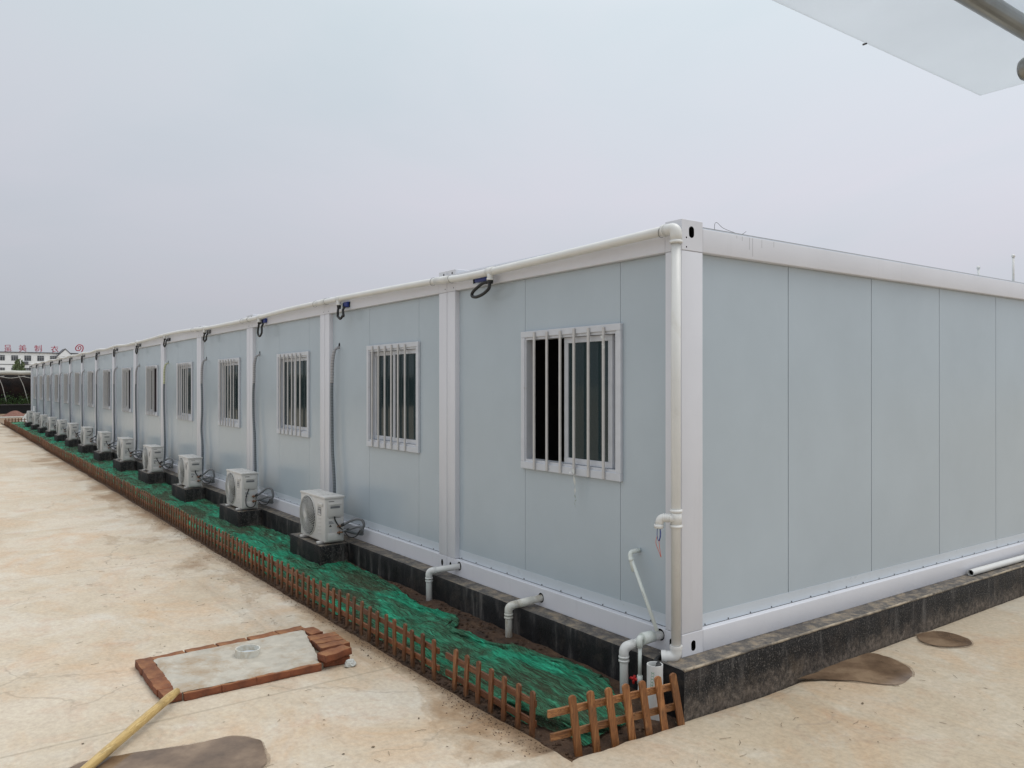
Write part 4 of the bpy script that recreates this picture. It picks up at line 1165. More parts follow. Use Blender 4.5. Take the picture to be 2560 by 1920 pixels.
waste('waste_pipe', -1.50, 0.072, -1.608, -0.25, 0.020, -0.27, M['pvcdirty'], 'mud stained white waste pipe bending down below the half open window', True)
w3 = waste('waste_pipe', -0.185, 0.108, -0.275, -0.26, 0.05, -0.33, M['pvc'], 'white waste pipe nearest the corner, with a red valve branch and slanting feed pipe')
o3 = Vector((-0.275, -0.26, -0.33))
q = MB()
q.tube([Vector(p)-o3 for p in bend([(-0.435, 0.045, 0.632), (-0.452, -0.035, 0.625), (-0.40, -0.043, 0.50)], 0.03, 5)], 0.0165, 12)
q.tube([Vector(p)-o3 for p in ((-0.448, -0.035, 0.612), (-0.163, -0.062, 0.15))], 0.0125, 12)
q.tube([Vector(p)-o3 for p in ((-0.437, -0.037, 0.59), (-0.427, -0.039, 0.565))], 0.0185, 12)
q.build('feed_pipe', M['ppr'], w3)
pa = Vector((-0.448, -0.035, 0.612))-o3; pb_ = Vector((-0.163, -0.062, 0.15))-o3; pd_ = (pb_-pa).normalized()
q = MB()
for k, (t0, t1) in enumerate(((0.50, 0.512), (0.517, 0.526), (0.532, 0.548), (0.556, 0.562), (0.57, 0.578), (0.60, 0.604), (0.61, 0.613), (0.63, 0.635))):
    A_1 = pa.lerp(pb_, t0); B_1 = pa.lerp(pb_, t1); w1 = Vector((0.0035, -0.0018, 0.0012)); off = Vector((0.003, -0.0127, 0.0))
    q.add([A_1+off-w1, A_1+off+w1, B_1+off+w1, B_1+off-w1], [(0, 1, 2, 3)])
q.build('pipe_print', M['ink'], w3)
q = MB()
q.tube([Vector(p)-o3 for p in ((-0.207, -0.06, 0.105), (-0.215, -0.15, 0.10))], 0.040, 14)
q.tube([Vector(p)-o3 for p in bend([(-0.225, -0.13, 0.10), (-0.213, -0.18, 0.112), (-0.206, -0.18, 0.05)], 0.02, 5)], 0.021, 12)
q.tube([Vector(p)-o3 for p in ((-0.206, -0.18, 0.06), (-0.206, -0.18, -0.15))], 0.0135, 12)
q.tube([Vector(p)-o3 for p in ((-0.206, -0.18, -0.135), (-0.206, -0.18, -0.19))], 0.0195, 12)
q.tube([Vector(p)-o3 for p in ((-0.206, -0.18, -0.175), (-0.206, -0.18, -0.36))], 0.0135, 12)
q.build('branch_pipe', M['ppr'], w3)
q = MB(); c0 = Vector((-0.243, -0.20, -0.165))-o3
q.tube([c0, c0+Vector((0.03, 0.015, 0))], 0.011, 10)
for a in (0.3, 2.4, 4.5): q.tube([c0, c0 + Vector((-0.006, -0.004, 0)) + Vector((0, -0.4, 0))*0 + Vector((-0.3*math.cos(a), -0.5*math.cos(a), math.sin(a)))*0.034], [0.012, 0.008], 8)
q.build('valve_handle', M['red'], w3)

gp = empty('ground_pipe', (0.022, -0.275, -0.36), label='wide upright white pipe with green lettering, behind the leaning fence section', cat='pipe')
q = MB(); q.ring((0, 0, -0.05), (0, 0, 1), 0.051, 0.046, 0.435, 28); q.build('pipe', M['pvc'], gp, autosm=50)
q = MB()
for k in range(7):      # green lettering running up the pipe, too small to read in the photo
    z = 0.22 + 0.019*k; a0 = R(-72) + 0.03*k
    for dz, w_ in ((0.0, 0.010), (0.006, 0.008), (0.011, 0.010)):
        V = []
        for da in (-w_/0.1, w_/0.1):
            for zz in (z+dz, z+dz+0.0028): V.append((0.0516*math.cos(a0+da*2), 0.0516*math.sin(a0+da*2), zz))
        q.add(V, [(0, 2, 3, 1)])
q.build('lettering', M['greenink'], gp)
mb = MB(); p0 = e2end - Vector(cam.location)*0
mb.tube(smooth_path([e2end - ax_*0.03, e2end + Vector((-0.02, -0.02, -0.004)), e2end + Vector((-0.0, -0.08, -0.015)), (0.02, -0.235, 0.010), (0.022, -0.268, -0.03), (0.022, -0.27, -0.2)], 6), 0.016, 10)
mb.build('black_cable', M['black'], label='thick black cable dropping from the conduit elbow into the wide white pipe', cat='cable')

# loose pipe lying on the plinth ledge by the end wall
lp = empty('loose_pipe', (0.055, 3.90, 0.032), label='loose white pipe lying on the ledge at the foot of the end wall', cat='pipe')
q = MB(); q.ring((0, 0, 0), Vector((0.028, 2.1, 0.004)), 0.030, 0.025, 2.0, 22); q.build('pipe', M['pvc'], lp, autosm=50)
q = MB(); q.disc((0.0, 0.03, 0), (0, -1, 0), 0.026, 18); q.build('pipe_bore', M['hole'], lp)

# short white pipe standing by the far wall
mb = MB(); mb.tube([(-41.38, -0.12, 0.0), (-41.38, -0.12, 0.76)], 0.045, 10)
mb.build('standing_pipe', M['pvc'], label='short white pipe standing upright between the farthest outdoor units', cat='pipe')

# ------------------------------------------------------------------ picket fences
def picket_mesh(h, w=0.042, th=0.014):
    mb = MB(); n_ = 6; V = []
    prof = [(-w/2, 0), (w/2, 0), (w/2, h-w*0.35)] + [(w/2*math.cos(a), h-w*0.35+w*0.35*math.sin(a)) for a in [math.pi*k/6 for k in range(1, 6)]] + [(-w/2, h-w*0.35)]
    m_ = len(prof)
    for y in (0, th): V += [(x, y, z) for x, z in prof]
    F = [tuple(reversed(range(m_)))[::-1], tuple(range(m_, 2*m_))[::-1]] + [(i, i+m_, (i+1) % m_ + m_, (i+1) % m_) for i in range(m_)]
    F[0] = tuple(range(m_))
    mb.add(V, F); return mb
PM = picket_mesh(0.33).build('picket', M['picket'])
PM_data = PM.data; bpy.data.objects.remove(PM)
def add_picket(parent, loc, rx=0, ry=0, rz=0, sc=1, data=None, name='picket'):
    o = bpy.data.objects.new(name, data or PM_data); o.location = loc; o.rotation_euler = (rx, ry, rz); o.scale = (1, 1, sc)
    COL.objects.link(o); o.parent = parent; return o
# 1: long run
FY = -1.035
def fence_y(x): return FY + 0.012*fn(x, 3, 0.8, 2) + (0.05*fn(x, 7, 0.35, 4) if x < -20 else 0)
pk = [-0.0+v for v in (-1.40,-1.56,-1.72,-1.87,-2.02,-2.17,-2.33,-2.49,-2.64,-2.79,-2.93,-3.08,-3.22,-3.37,-3.53,-3.68,-3.83,-3.97,-4.12,-4.28,-4.42,-4.57,-4.71,-4.86,-5.0,-5.15,-5.29,-5.41)]
x = -5.56
while x > -46.6: pk.append(x); x -= 0.148
pk = [x - 0.025 for x in pk]
fl = empty('picket_fence', (-1.4, FY, -0.38), label='long brown picket fence running the whole length of the planting bed', cat='fence')
o_ = Vector((-1.4, FY, -0.38)); rp = random.Random(5)
far = MB()
for i, x in enumerate(pk):
    y = fence_y(x); dz = rp.uniform(-0.008, 0.008) + 0.012*fn(x, 4, 0.5); lean = R(rp.uniform(-2, 2)); lx = R(rp.uniform(-2.5, 1.5))
    loc = (x-o_.x, y-o_.y-0.014, dz)
    if i < 100: add_picket(fl, loc, lx, lean)
    else:
        Mx = Matrix.Translation(loc) @ Matrix.Rotation(lean, 4, 'Y') @ Matrix.Rotation(lx, 4, 'X')
        far.add([Mx @ v.co for v in PM_data.vertices], [tuple(p.vertices) for p in PM_data.polygons])
far.build('far_pickets', M['picket'], fl, kind='stuff')
for zr in (0.255, 0.135):
    # rails in 1.2 m lengths, each a touch out of line, kept inside one mesh per rail
    q = MB(); a = pk[0] + 0.045
    while a > pk[-1]:
        b_ = max(a - 1.18, pk[-1]-0.04); j1 = rp.uniform(-0.005, 0.005); j2 = rp.uniform(-0.005, 0.005)
        V = []
        for (x, j) in ((b_, j1), (a, j2)):
            y = fence_y(x) - o_.y
            V += [(x-o_.x, y+0.001, zr+j-0.019), (x-o_.x, y+0.017, zr+j-0.019), (x-o_.x, y+0.017, zr+j+0.019), (x-o_.x, y+0.001, zr+j+0.019)]
        q.add(V, [(0, 1, 2, 3), (7, 6, 5, 4), (0, 4, 5, 1), (1, 5, 6, 2), (2, 6, 7, 3), (3, 7, 4, 0)])
        a = b_ - 0.004
    q.build('rail', M['railx'], fl)
# 2: short section before the gap
f2 = empty('picket_fence', (-0.7, -1.03, -0.40), label='short brown picket fence section with seven pickets, ending at the corner gap', cat='fence')
for i, x in enumerate((-1.17,-1.02,-0.87,-0.72,-0.57,-0.42,-0.27)):
    add_picket(f2, (x+0.7, -0.014, 0.008+rp.uniform(-0.004, 0.004)-0.004*i), R(-1.5), R(rp.uniform(0.0, 3.0)), 0, 1.05)
for zr in (0.262, 0.140):
    q = MB(); q.box(-1.30+0.7, -0.25+0.7, 0.0015, 0.017, zr-0.020, zr+0.020, M=Matrix.Rotation(R(0.6), 4, 'Y')); q.build('rail', M['railx'], f2)
# 3: leaning section at the corner
f3 = empty('picket_fence', (0.09, -0.6, -0.35), label='loose honey brown fence section leaning at the corner by the plinth', cat='fence')
PM2 = picket_mesh(1.0, 0.047, 0.015); PM2o = PM2.build('picket', M['picket2']); pd2 = PM2o.data; bpy.data.objects.remove(PM2o)
tops = [(0.052,-1.001,0.008),(0.072,-0.88,0.012),(0.093,-0.758,0.01),(0.114,-0.637,0.012),(0.134,-0.52,0.011),(0.153,-0.405,0.019),(0.172,-0.293,0.02)]
bots = [(0.06,-0.955,-0.36),(0.081,-0.828,-0.385),(0.103,-0.703,-0.35),(0.123,-0.583,-0.35),(0.144,-0.461,-0.35),(0.163,-0.345,-0.34),(0.184,-0.222,-0.325)]
f3o = Vector((0.09, -0.6, -0.35)); fdir = Vector((0.17, 1, 0)).normalized(); fnor = Vector((1, -0.17, 0)).normalized()
for tp_, bt_ in zip(tops, bots):
    tp_ = Vector(tp_); bt_ = Vector(bt_); zax = (tp_-bt_).normalized(); xax = fnor.cross(zax).normalized()*1; yax = zax.cross(xax)
    mb = picket_mesh((tp_-bt_).length, 0.046, 0.014)
    Mx = Matrix((xax, yax, zax)).transposed().to_4x4(); Mx.translation = bt_ - f3o + fnor*0.010
    q = MB(); q.add([Mx @ Vector(v) for v in mb.v], mb.f)
    q.build('picket', M['picket2'], f3)
for (a, b_) in (((0.028,-1.14,-0.087), (0.178,-0.255,-0.076)), ((0.031,-1.122,-0.224), (0.184,-0.225,-0.202))):
    q = MB(); V = []
    for p in (Vector(a), Vector(b_)):
        for dx, dz in ((-0.006, -0.0205), (-0.022, -0.0205), (-0.022, 0.0205), (-0.006, 0.0205)): V.append(p - f3o + fnor*dx + Vector((0, 0, dz)))
    q.add(V, [(3, 2, 1, 0), (4, 5, 6, 7), (0, 1, 5, 4), (1, 2, 6, 5), (2, 3, 7, 6), (3, 0, 4, 7)])
    q.build('rail', M['raily'], f3)
# 4: far end
f4 = empty('picket_fence', (-46.75, -0.6, -0.33), label='far brown picket fence section closing the end of the planting bed', cat='fence')
for i in range(7): add_picket(f4, (0, -0.45+0.145*i+0.07, 0.0), 0, 0, R(90))
for zr in (0.24, 0.13):
    q = MB(); q.box(-0.02, -0.001, -0.43, 0.56, zr-0.019, zr+0.019); q.build('rail', M['railx'], f4)

# ------------------------------------------------------------------ brick-edged pad with a pipe stub
pad = empty('drain_cover_pad', (-2.45, -2.1, GZ), label='low cement pad edged with red bricks, a round pipe stub in its middle', cat='cement pad')
po = Vector((-2.45, -2.1, GZ))
def top_z(x, y): return 0.066 + 0.003*fn(x, y, 5, 3)
mb = MB(); N1, N2 = 46, 40
A_, B_, C_, D_ = Vector((-2.80,-2.66,0)), Vector((-2.012,-2.675,0)), Vector((-2.022,-1.675,0)), Vector((-2.84,-1.47,0))
V = []
for i in range(N1+1):
    for j in range(N2+1):
        u, v_ = i/N1, j/N2
        p = (A_*(1-u) + B_*u)*(1-v_) + (D_*(1-u) + C_*u)*v_
        e = min(u, 1-u, v_, 1-v_)
        p += Vector((fn(p.x, p.y, 9, 2), fn(p.x, p.y, 9, 5), 0))*0.018*(1 if e == 0 else 0.3)
        z = top_z(p.x, p.y) + 0.004*fn(p.x, p.y, 14, 6) - (0.013 if e == 0 else 0)
        V.append((p.x-po.x, p.y-po.y, z))
mb.add(V, [(i*(N2+1)+j, (i+1)*(N2+1)+j, (i+1)*(N2+1)+j+1, i*(N2+1)+j+1) for i in range(N1) for j in range(N2)], True)
mb.build('slab', M['slab'], pad)
mb = MB(); mb.box(A_.x-po.x-0.03, B_.x-po.x, -0.56, 0.45, -0.03, 0.045); mb.build('bedding_mortar', M['mortar'], pad)
bk_i = 0
def brick(parent, org, x, y, z, ang, l=0.236, w_=0.112, h=0.053, name='brick', tilt=0, **kw):
    global bk_i; bk_i += 1
    mb = MB(); Mx = Matrix.Rotation(R(ang), 4, 'Z') @ Matrix.Rotation(R(tilt), 4, 'Y')
    bm_j = 0.006
    mb2 = MB(); mb2.bbox(-l/2, l/2, -w_/2, w_/2, 0, h, 0.006, 2)
    V = []
    for p in mb2.v:
        p = Vector(p); V.append(Mx @ (p + 0.004*noise.noise_vector(p*22 + Vector((bk_i*3.1, 0, 0)))))
    bm = bmesh.new(); bmesh.ops.create_cube(bm, size=1)
    for p in bm.verts: p.co = Vector((p.co.x*l, p.co.y*w_, h/2+p.co.z*h))
    bmesh.ops.subdivide_edges(bm, edges=bm.edges[:], cuts=7, use_grid_fill=True)
    for p in bm.verts:
        q_ = p.co.copy(); rx = abs(q_.x)/(l/2); ry = abs(q_.y)/(w_/2); rz = abs(q_.z-h/2)/(h/2)
        k = sorted((rx, ry, rz))
        if k[1] > 0.98: p.co = Vector((q_.x*0.975, q_.y*0.96, h/2+(q_.z-h/2)*0.93))
        p.co += 0.0065*noise.noise_vector(q_*13 + Vector((bk_i*3.1, 0, 0))) + 0.0025*noise.noise_vector(q_*50 + Vector((bk_i, 0, 0)))
        p.co = Mx @ p.co
    mb.add([v.co.copy() for v in bm.verts], [tuple(q.index for q in f.verts) for f in bm.faces], True)
    bm.free()
    o = mb.build(name, M['brick'], parent, loc=(x-org.x, y-org.y, z-org.z) if parent else (x, y, z), autosm=50)
    return tag(o, **kw)
for i, x in enumerate((-2.775, -2.53, -2.29)): brick(pad, po, x+0.01, -2.718, GZ+0.004, rp.uniform(-1.5, 1.5), l=0.246)
brick(pad, po, -2.085, -2.706, GZ+0.003, 3, l=0.165)
for i, y in enumerate((-2.515, -2.272, -2.028, -1.79)): brick(pad, po, -2.050, y, GZ-0.002+0.001*i, 90+rp.uniform(-2, 2), l=0.246)
for i, y in enumerate((-2.54, -2.295, -2.05, -1.80, -1.56)): brick(pad, po, -2.855-0.018*i, y, GZ-0.002, 94+rp.uniform(-1, 2))
brick(pad, po, -2.80, -1.425, GZ+0.002, 5, l=0.20)
for i, (x, y) in enumerate(((-2.585, -1.415), (-2.47, -1.42), (-2.352, -1.425))): brick(pad, po, x, y, GZ+0.010, 88+rp.uniform(-3, 3))
st = MB(); st.ring((-2.47-po.x, -2.065-po.y, 0.05), (0.02, 0.03, 1), 0.090, 0.083, 0.066, 36); st.build('pipe_stub', M['pvcdirty'], pad, autosm=50)
st = MB(); st.disc((-2.47-po.x, -2.065-po.y, 0.075), (0, 0, 1), 0.089, 24, up=(1, 0, 0)); st.build('stub_cap', M['flash'], pad)
brick(None, None, -2.085, -1.545, GZ+0.003, 84, name='brick', label='lower of the two stacked loose bricks at the pad corner', cat='brick')
brick(None, None, -2.045, -1.545, GZ+0.062, 101, name='brick', tilt=-2, label='uppermost loose brick, lying on another at the pad corner', cat='brick')
mb = MB(); V = []; rs = random.Random(3)
bm = bmesh.new(); bmesh.ops.create_icosphere(bm, subdivisions=3, radius=0.037)
for p in bm.verts:
    p.co = Vector((p.co.x*0.8, p.co.y*1.25, p.co.z*0.62)); p.co += 0.022*noise.noise_vector(p.co*28) + 0.008*noise.noise_vector(p.co*80)
mb.add([v.co.copy() for v in bm.verts], [tuple(q.index for q in f.verts) for f in bm.faces], False); bm.free()
mb.build('cement_lump', M['rubble'], loc=(-1.955, -1.465, GZ+0.022), label='pale lump of broken cement beside the stacked bricks', cat='rubble')

# wooden pole resting on the pad
A0 = Vector((-1.975, -2.685, -0.226)); A1 = Vector((-1.24, -3.315, -0.268)); dr = (A1-A0).normalized(); L = 2.2
mb = MB(); pts = []; rs_ = []
for i in range(23):
    t = i/22; pts.append((t*L, 0.006*math.sin(t*5), 0.004*math.sin(t*7))); rs_.append((0.0285 if i else 0.022)*(1+0.03*math.sin(i*1.7)) * (1 - 0.08*t))
mb.tube(pts, rs_, 16)
po_ = mb.build('wooden_pole', M['pole'], label='peeled yellowish wooden pole resting with one end on the brick edge of the pad', cat='pole')
po_.location = A0; po_.rotation_euler = dr.to_track_quat('X', 'Z').to_euler()

# ------------------------------------------------------------------ puddles
def puddle(poly, z, lab, wob=0.02):
    P_ = smooth_path([(x, y, 0) for x, y in poly] + [(*poly[0], 0)], 9)[:-1]
    cx = sum(p.x for p in P_)/len(P_); cy = sum(p.y for p in P_)/len(P_)
    t = empty('puddle', (cx, cy, z), label=lab, cat='puddle')
    def sheet(k, dz, nm, mt):
        mb = MB(); V = []
        for p in P_:
            d_ = Vector((p.x-cx, p.y-cy, 0)); r_ = d_.length
            d2 = d_*(1 + wob*fn(p.x, p.y, 6, 2)*3.5 + wob*fn(p.x, p.y, 22, 2)) + d_.normalized()*k*(0.8+0.9*fn(p.x, p.y, 7, 6))
            V.append((d2.x, d2.y, dz))
        V.append((0, 0, dz)); m_ = len(P_)
        mb.add(V, [(i, (i+1) % m_, m_) for i in range(m_)]); mb.build(nm, mt, t)
    sheet(0.022, 0.0, 'damp_rim', M['damp']); sheet(0.0, 0.003, 'water', M['puddle'])
puddle([(0.19,1.02),(0.178,1.45),(0.172,1.80),(0.20,1.95),(0.30,1.96),(0.393,1.927),(0.50,1.88),(0.604,1.767),(0.665,1.6),(0.658,1.47),(0.57,1.37),(0.42,1.27),(0.30,1.14)], -0.298, 'larger brown puddle beside the plinth of the end wall')
puddle([(0.193,2.637),(0.19,2.76),(0.235,2.88),(0.36,2.93),(0.50,2.88),(0.565,2.76),(0.53,2.60),(0.42,2.50),(0.28,2.52)], -0.288, 'smaller brown puddle farther along the plinth of the end wall')
puddle([(-1.40,-3.3),(-1.37,-3.12),(-1.325,-2.96),(-1.27,-2.72),(-1.25,-2.55),(-1.139,-2.452),(-1.03,-2.435),(-0.93,-2.45),(-0.83,-2.485),(-0.73,-2.55),(-0.62,-2.68),(-0.4,-3.0),(-0.5,-3.4),(-0.9,-3.6),(-1.2,-3.55)], GZ+0.009, 'wide grey brown puddle on the yard near the wooden pole')

# ------------------------------------------------------------------ litter
mb = MB(); rl = random.Random(21)
for k in range(620):
    if k < 420: x = rl.uniform(-7, 1.0); y = -1.1 - abs(rl.gauss(0, 1.1))
    else: x = 0.3 + abs(rl.gauss(0, 1.0)); y = rl.uniform(-2.4, 2.2)
    if -2.95 < x < -1.85 and -2.85 < y < -1.3: continue
    if y < -4.6: continue
    z = ground_z(x, y) + 0.012*fn(x, y, 1.3, 9)*(1 if x > .3 else 0) + 0.004
    s_ = 0.0022 + 0.013*rl.random()**3; a = rl.uniform(0, 6.28); e = rl.uniform(0.25, 0.7)
    if rl.random() < 0.3:   # twig
        L_ = rl.uniform(0.012, 0.08)
        p0 = Vector((x, y, z+0.001)); p1 = p0 + Vector((math.cos(a), math.sin(a), 0))*L_; pm = (p0+p1)/2 + Vector((rl.uniform(-.01, .01), rl.uniform(-.01, .01), 0.002))
        mb.tube([p0, pm, p1], 0.0011, 4)
    else:
        c_ = Vector((x, y, z)); u = Vector((math.cos(a), math.sin(a), 0)); v_ = Vector((-math.sin(a), math.cos(a), 0))
        V = [c_-u*s_, c_-v_*s_*e+Vector((0,0,.001)), c_+u*s_*rl.uniform(.6,1.2)+Vector((0,0,rl.uniform(0,.004))), c_+v_*s_*e*rl.uniform(.5,1.3)]
        mb.add(V, [(0, 1, 2, 3)])
mb.build('leaf_litter', M['debris'], label='dry leaf scraps and twigs scattered over the concrete yard', cat='leaf litter', kind='stuff')
# crumbs of soil spilled over the edge of the bed on to the concrete
mb = MB()
for k in range(2600):
    x = rl.uniform(-12, 0.0); wd = 0.05 + 0.16*max(0, fn(x, 1, 1.1, 6)+0.25); y = -1.10 - abs(rl.gauss(0, wd))*0.7; r = rl.uniform(0.001, 0.0038)
    z = ground_z(x, y)
    mb.box(x-r, x+r*rl.uniform(.5, 1.2), y-r, y+r*rl.uniform(.5, 1.2), z-0.001, z+r*0.9)
mb.build('spilled_soil', M['soil'], label='crumbs of soil spilled from the bed on to the concrete edge', cat='soil crumbs', kind='stuff')

# ------------------------------------------------------------------ translucent canopy overhead
SX, SY, SZ = 2.561, -1.633, 2.6
mb = MB(); mb.box(SX, SX+2.6, SY-4.6, SY, SZ, SZ+0.004)
cs = mb.build('canopy_sheet', M['sheet'], label='thin translucent white canopy sheet overhead at the top right', cat='canopy sheet')
mb = MB(); mb.tube([(2.554, -2.21, SZ-0.001), (2.564, -2.21, SZ-0.001)], 0.0022, 6); mb.build('edge_screw', M['screw'], cs)
mb = MB(); mb.tube([(2.845, SY-0.0, 2.568), (2.842, SY-4.6, 2.568)], 0.021, 20)
mb.build('scaffold_tube', M['steel'], label='upper galvanised scaffold tube carrying the canopy sheet', cat='scaffold tube')
mb = MB(); mb.tube([(2.812, -2.02, 2.498), (2.816, -2.02, 2.498), (2.823, -2.02, 2.498), (2.833, -2.02, 2.498), (5.2, -2.02, 2.498)], [0.013, 0.021, 0.0255, 0.0275, 0.0275], 24)
mb.build('scaffold_tube', M['steel'], label='lower scaffold tube crossing under the other, its rounded end showing at the right edge', cat='scaffold tube')

# ------------------------------------------------------------------ background
# factory building
BX = -265
bl = empty('factory_building', (BX, 20, GZ), label='long white factory building with a gable far behind, red characters on its roof', cat='building')
bo_ = Vector((BX, 20, GZ))
def B(x0, x1, y0, y1, z0, z1, nm, mt, par=bl, mb=None):
    q = MB(); q.box(x0-bo_.x, x1-bo_.x, y0-bo_.y, y1-bo_.y, z0-bo_.z, z1-bo_.z); return q.build(nm, mt, par)
B(BX-14, BX, -26, 60, -0.4, 11.0, 'wall', M['bwall'])
B(BX-14.3, BX+0.35, -26.3, 60.3, 11.0, 11.28, 'roof_cornice', M['bdark'])
B(BX, BX+0.06, -26, 60, 7.55, 7.72, 'floor_band', M['bdark']); B(BX, BX+0.06, -26, 60, 3.9, 4.07, 'floor_band', M['bdark'])
for fl_i, zc in ((0, 9.5), (1, 5.95), (2, 2.4)):
    for j in range(-9, 9):
        y = 14.15 + 3.22*j
        if fl_i > 1 and j % 2: continue
        wn = MB(); wn.box(BX+0.0-bo_.x, BX+0.05-bo_.x, y-0.85-bo_.y, y+0.85-bo_.y, zc-0.75-bo_.z, zc+0.75-bo_.z)
        wo = wn.build('window', M['bglass'], bl)
        fm = MB()
        for yy in (-0.85, -0.3, 0.28, 0.82): fm.box(BX+0.051-bo_.x, BX+0.09-bo_.x, y+yy-bo_.y, y+yy+0.05-bo_.y, zc-0.72-bo_.z, zc+0.72-bo_.z)
        fm.box(BX+0.092-bo_.x, BX+0.12-bo_.x, y-0.85-bo_.y, y+0.87-bo_.y, zc+0.32-bo_.z, zc+0.38-bo_.z)
        fm.build('frame', M['bframe'], wo)
q = MB(); yc, hw, zt, zb_ = 26.83, 2.2, 12.3, 10.1
V = []
for xx in (BX-6, BX+0.9):
    V += [(xx-bo_.x, yc-hw-bo_.y, zb_-bo_.z), (xx-bo_.x, yc+hw-bo_.y, zb_-bo_.z), (xx-bo_.x, yc-bo_.y, zt-bo_.z)]
q.add(V, [(0, 2, 1), (3, 4, 5), (0, 1, 4, 3), (1, 2, 5, 4), (2, 0, 3, 5)]); q.build('gable', M['bwall'], bl)
q = MB()
for sg in (-1, 1):
    a = Vector((BX+1.0-bo_.x, yc+sg*(hw+0.35)-bo_.y, zb_-0.15-bo_.z)); b_ = Vector((BX+1.0-bo_.x, yc-bo_.y, zt+0.25-bo_.z))
    V = [a, b_, b_+Vector((0, 0, -0.33)), a+Vector((0, 0, -0.33))]; V += [v+Vector((-7, 0, 0)) for v in V]
    q.add(V, [(0, 1, 2, 3), (7, 6, 5, 4), (0, 4, 5, 1), (1, 5, 6, 2), (2, 6, 7, 3), (3, 7, 4, 0)])
q.build('gable_roof', M['bdark'], bl)
B(BX, BX+0.5, 16.2, 17.5, 7.75, 8.5, 'wall_unit', M['bdark'])
# red rooftop characters
for ch, y, z in (('\u5448', 12.54, 11.5), ('\u7f8e', 16.15, 11.55), ('\u5236', 20.04, 11.6), ('\u8863', 24.2, 11.5)):
    cu = bpy.data.curves.new('sign', 'FONT'); cu.body = ch; cu.size = 2.1; cu.extrude = 0.08; cu.align_x = 'CENTER'; cu.offset = 0.004
    to = bpy.data.objects.new('tmp', cu); COL.objects.link(to)
    dg = bpy.context.evaluated_depsgraph_get(); me = bpy.data.meshes.new_from_object(to.evaluated_get(dg))
    bpy.data.objects.remove(to)
    me.materials.clear(); me.materials.append(M['redsign'])
    ob = bpy.data.objects.new('sign_character', me); COL.objects.link(ob); ob.parent = bl
    ob.location = (0.2, y-20, z-GZ+0.02); ob.rotation_euler = (R(90), R(-4), R(90))
    q = MB()
    for dy in (-0.6, 0.6): q.box(0.1, 0.16, y-20+dy-0.04, y-20+dy+0.04, 11.28-GZ, z-GZ+0.7)
    q.build('sign_strut', M['bdark'], bl)
q = MB()
q.tube(smooth_path([(0.2, 30.57-20+0.2, 12.0-GZ), (0.2, 30.57-20-0.75, 12.1-GZ), (0.2, 30.57-20-0.95, 12.9-GZ), (0.2, 30.57-20-0.2, 13.75-GZ), (0.2, 30.57-20+0.8, 13.5-GZ), (0.2, 30.57-20+1.0, 12.6-GZ), (0.2, 30.57-20+0.6, 11.6-GZ)], 6), 0.16, 6)
q.tube(smooth_path([(0.2, 30.57-20-0.2, 12.4-GZ), (0.2, 30.57-20-0.3, 13.0-GZ), (0.2, 30.57-20+0.25, 13.3-GZ), (0.2, 30.57-20+0.45, 12.7-GZ), (0.2, 30.57-20+0.1, 12.2-GZ)], 6), 0.13, 6)
q.build('sign_emblem', M['redsign'], bl)

# tree and shrubs in front of the factory
def crown(mb, c, rx, rz, n_, s_, rg):
    for k in range(n_):
        while True:
            p = Vector((rg.uniform(-1, 1), rg.uniform(-1, 1), rg.uniform(-1, 1)))
            if p.length < 1 and (p.length > 0.45 or rg.random() < 0.4): break
        if noise.noise(p*2.3 + Vector(c)) < -0.22: continue
        q_ = Vector(c) + Vector((p.x*rx, p.y*rx, p.z*rz))
        u = Vector((rg.gauss(0, 1), rg.gauss(0, 1), rg.gauss(0, 1))).normalized(); v_ = u.orthogonal().normalized()
        sz = s_*rg.uniform(0.5, 1.3)
        mb.add([q_-u*sz, q_-v_*sz*0.6, q_+u*sz, q_+v_*sz*0.6], [(0, 1, 2, 3)])
def tree(x, y, h, rx, mat, lab, n_=900, s_=0.3, seed=1):
    rg = random.Random(seed)
    t = empty('tree', (x, y, GZ), label=lab, cat='tree')
    q = MB(); q.tube([(0, 0, 0), (0.05, 0, h*0.4), (-0.1, 0.1, h*0.85)], [h*0.03, h*0.02, h*0.006], 8)
    for k in range(6):
        a = rg.uniform(0, 6.28); z = h*rg.uniform(0.35, 0.7); q.tube([(0, 0, z), (math.cos(a)*rx*0.7, math.sin(a)*rx*0.7, z+h*0.2)], [h*0.011, h*0.003], 6)
    q.build('trunk', M['bark'], t)
    q = MB(); crown(q, (0, 0, h*0.64), rx, h*0.38, n_, s_, rg); q.build('crown', mat, t)
tree(-180, 9.15, 7.0, 1.15, M['leaf2'], 'small rounded green tree in front of the white factory', 1500, 0.28, 2)
tree(-180, 3.2, 5.2, 1.5, M['leaf2'], 'low bushy tree at the left edge before the white factory', 1200, 0.3, 5)

# black shade-net greenhouse with a rolled-up film along its eave
gh = empty('net_greenhouse', (-65, 0, GZ), label='long low greenhouse of black shade net with rolled white film along its eave', cat='greenhouse')
mb = MB(); V = []; prof = []
for i in range(15):
    t = i/14; z = 0.35 + 2.35*math.sin(t*math.pi/2)**0.9; xx = -0.2 - 3.2*(1-math.cos(t*math.pi/2))**1.3
    prof.append((xx, z))
ysg = [-40 + 0.8*k for k in range(100)]
for y in ysg:
    sag = 0.06*math.sin(y*2.1) + 0.05*fn(y, 1, 1.2)
    for (xx, z) in prof: V.append((xx + sag, y, z + 0.31 + 0.03*fn(y, z, 2)))
m_ = len(prof); mb.add(V, [(i*m_+j, (i+1)*m_+j, (i+1)*m_+j+1, i*m_+j+1) for i in range(len(ysg)-1) for j in range(m_-1)], True)
mb.build('shade_net', M['shadenet'], gh)
mb = MB(); mb.box(-7.5, -7.4, -40, 39, 0.0, 3.0); mb.build('back_net', M['hole'], gh)
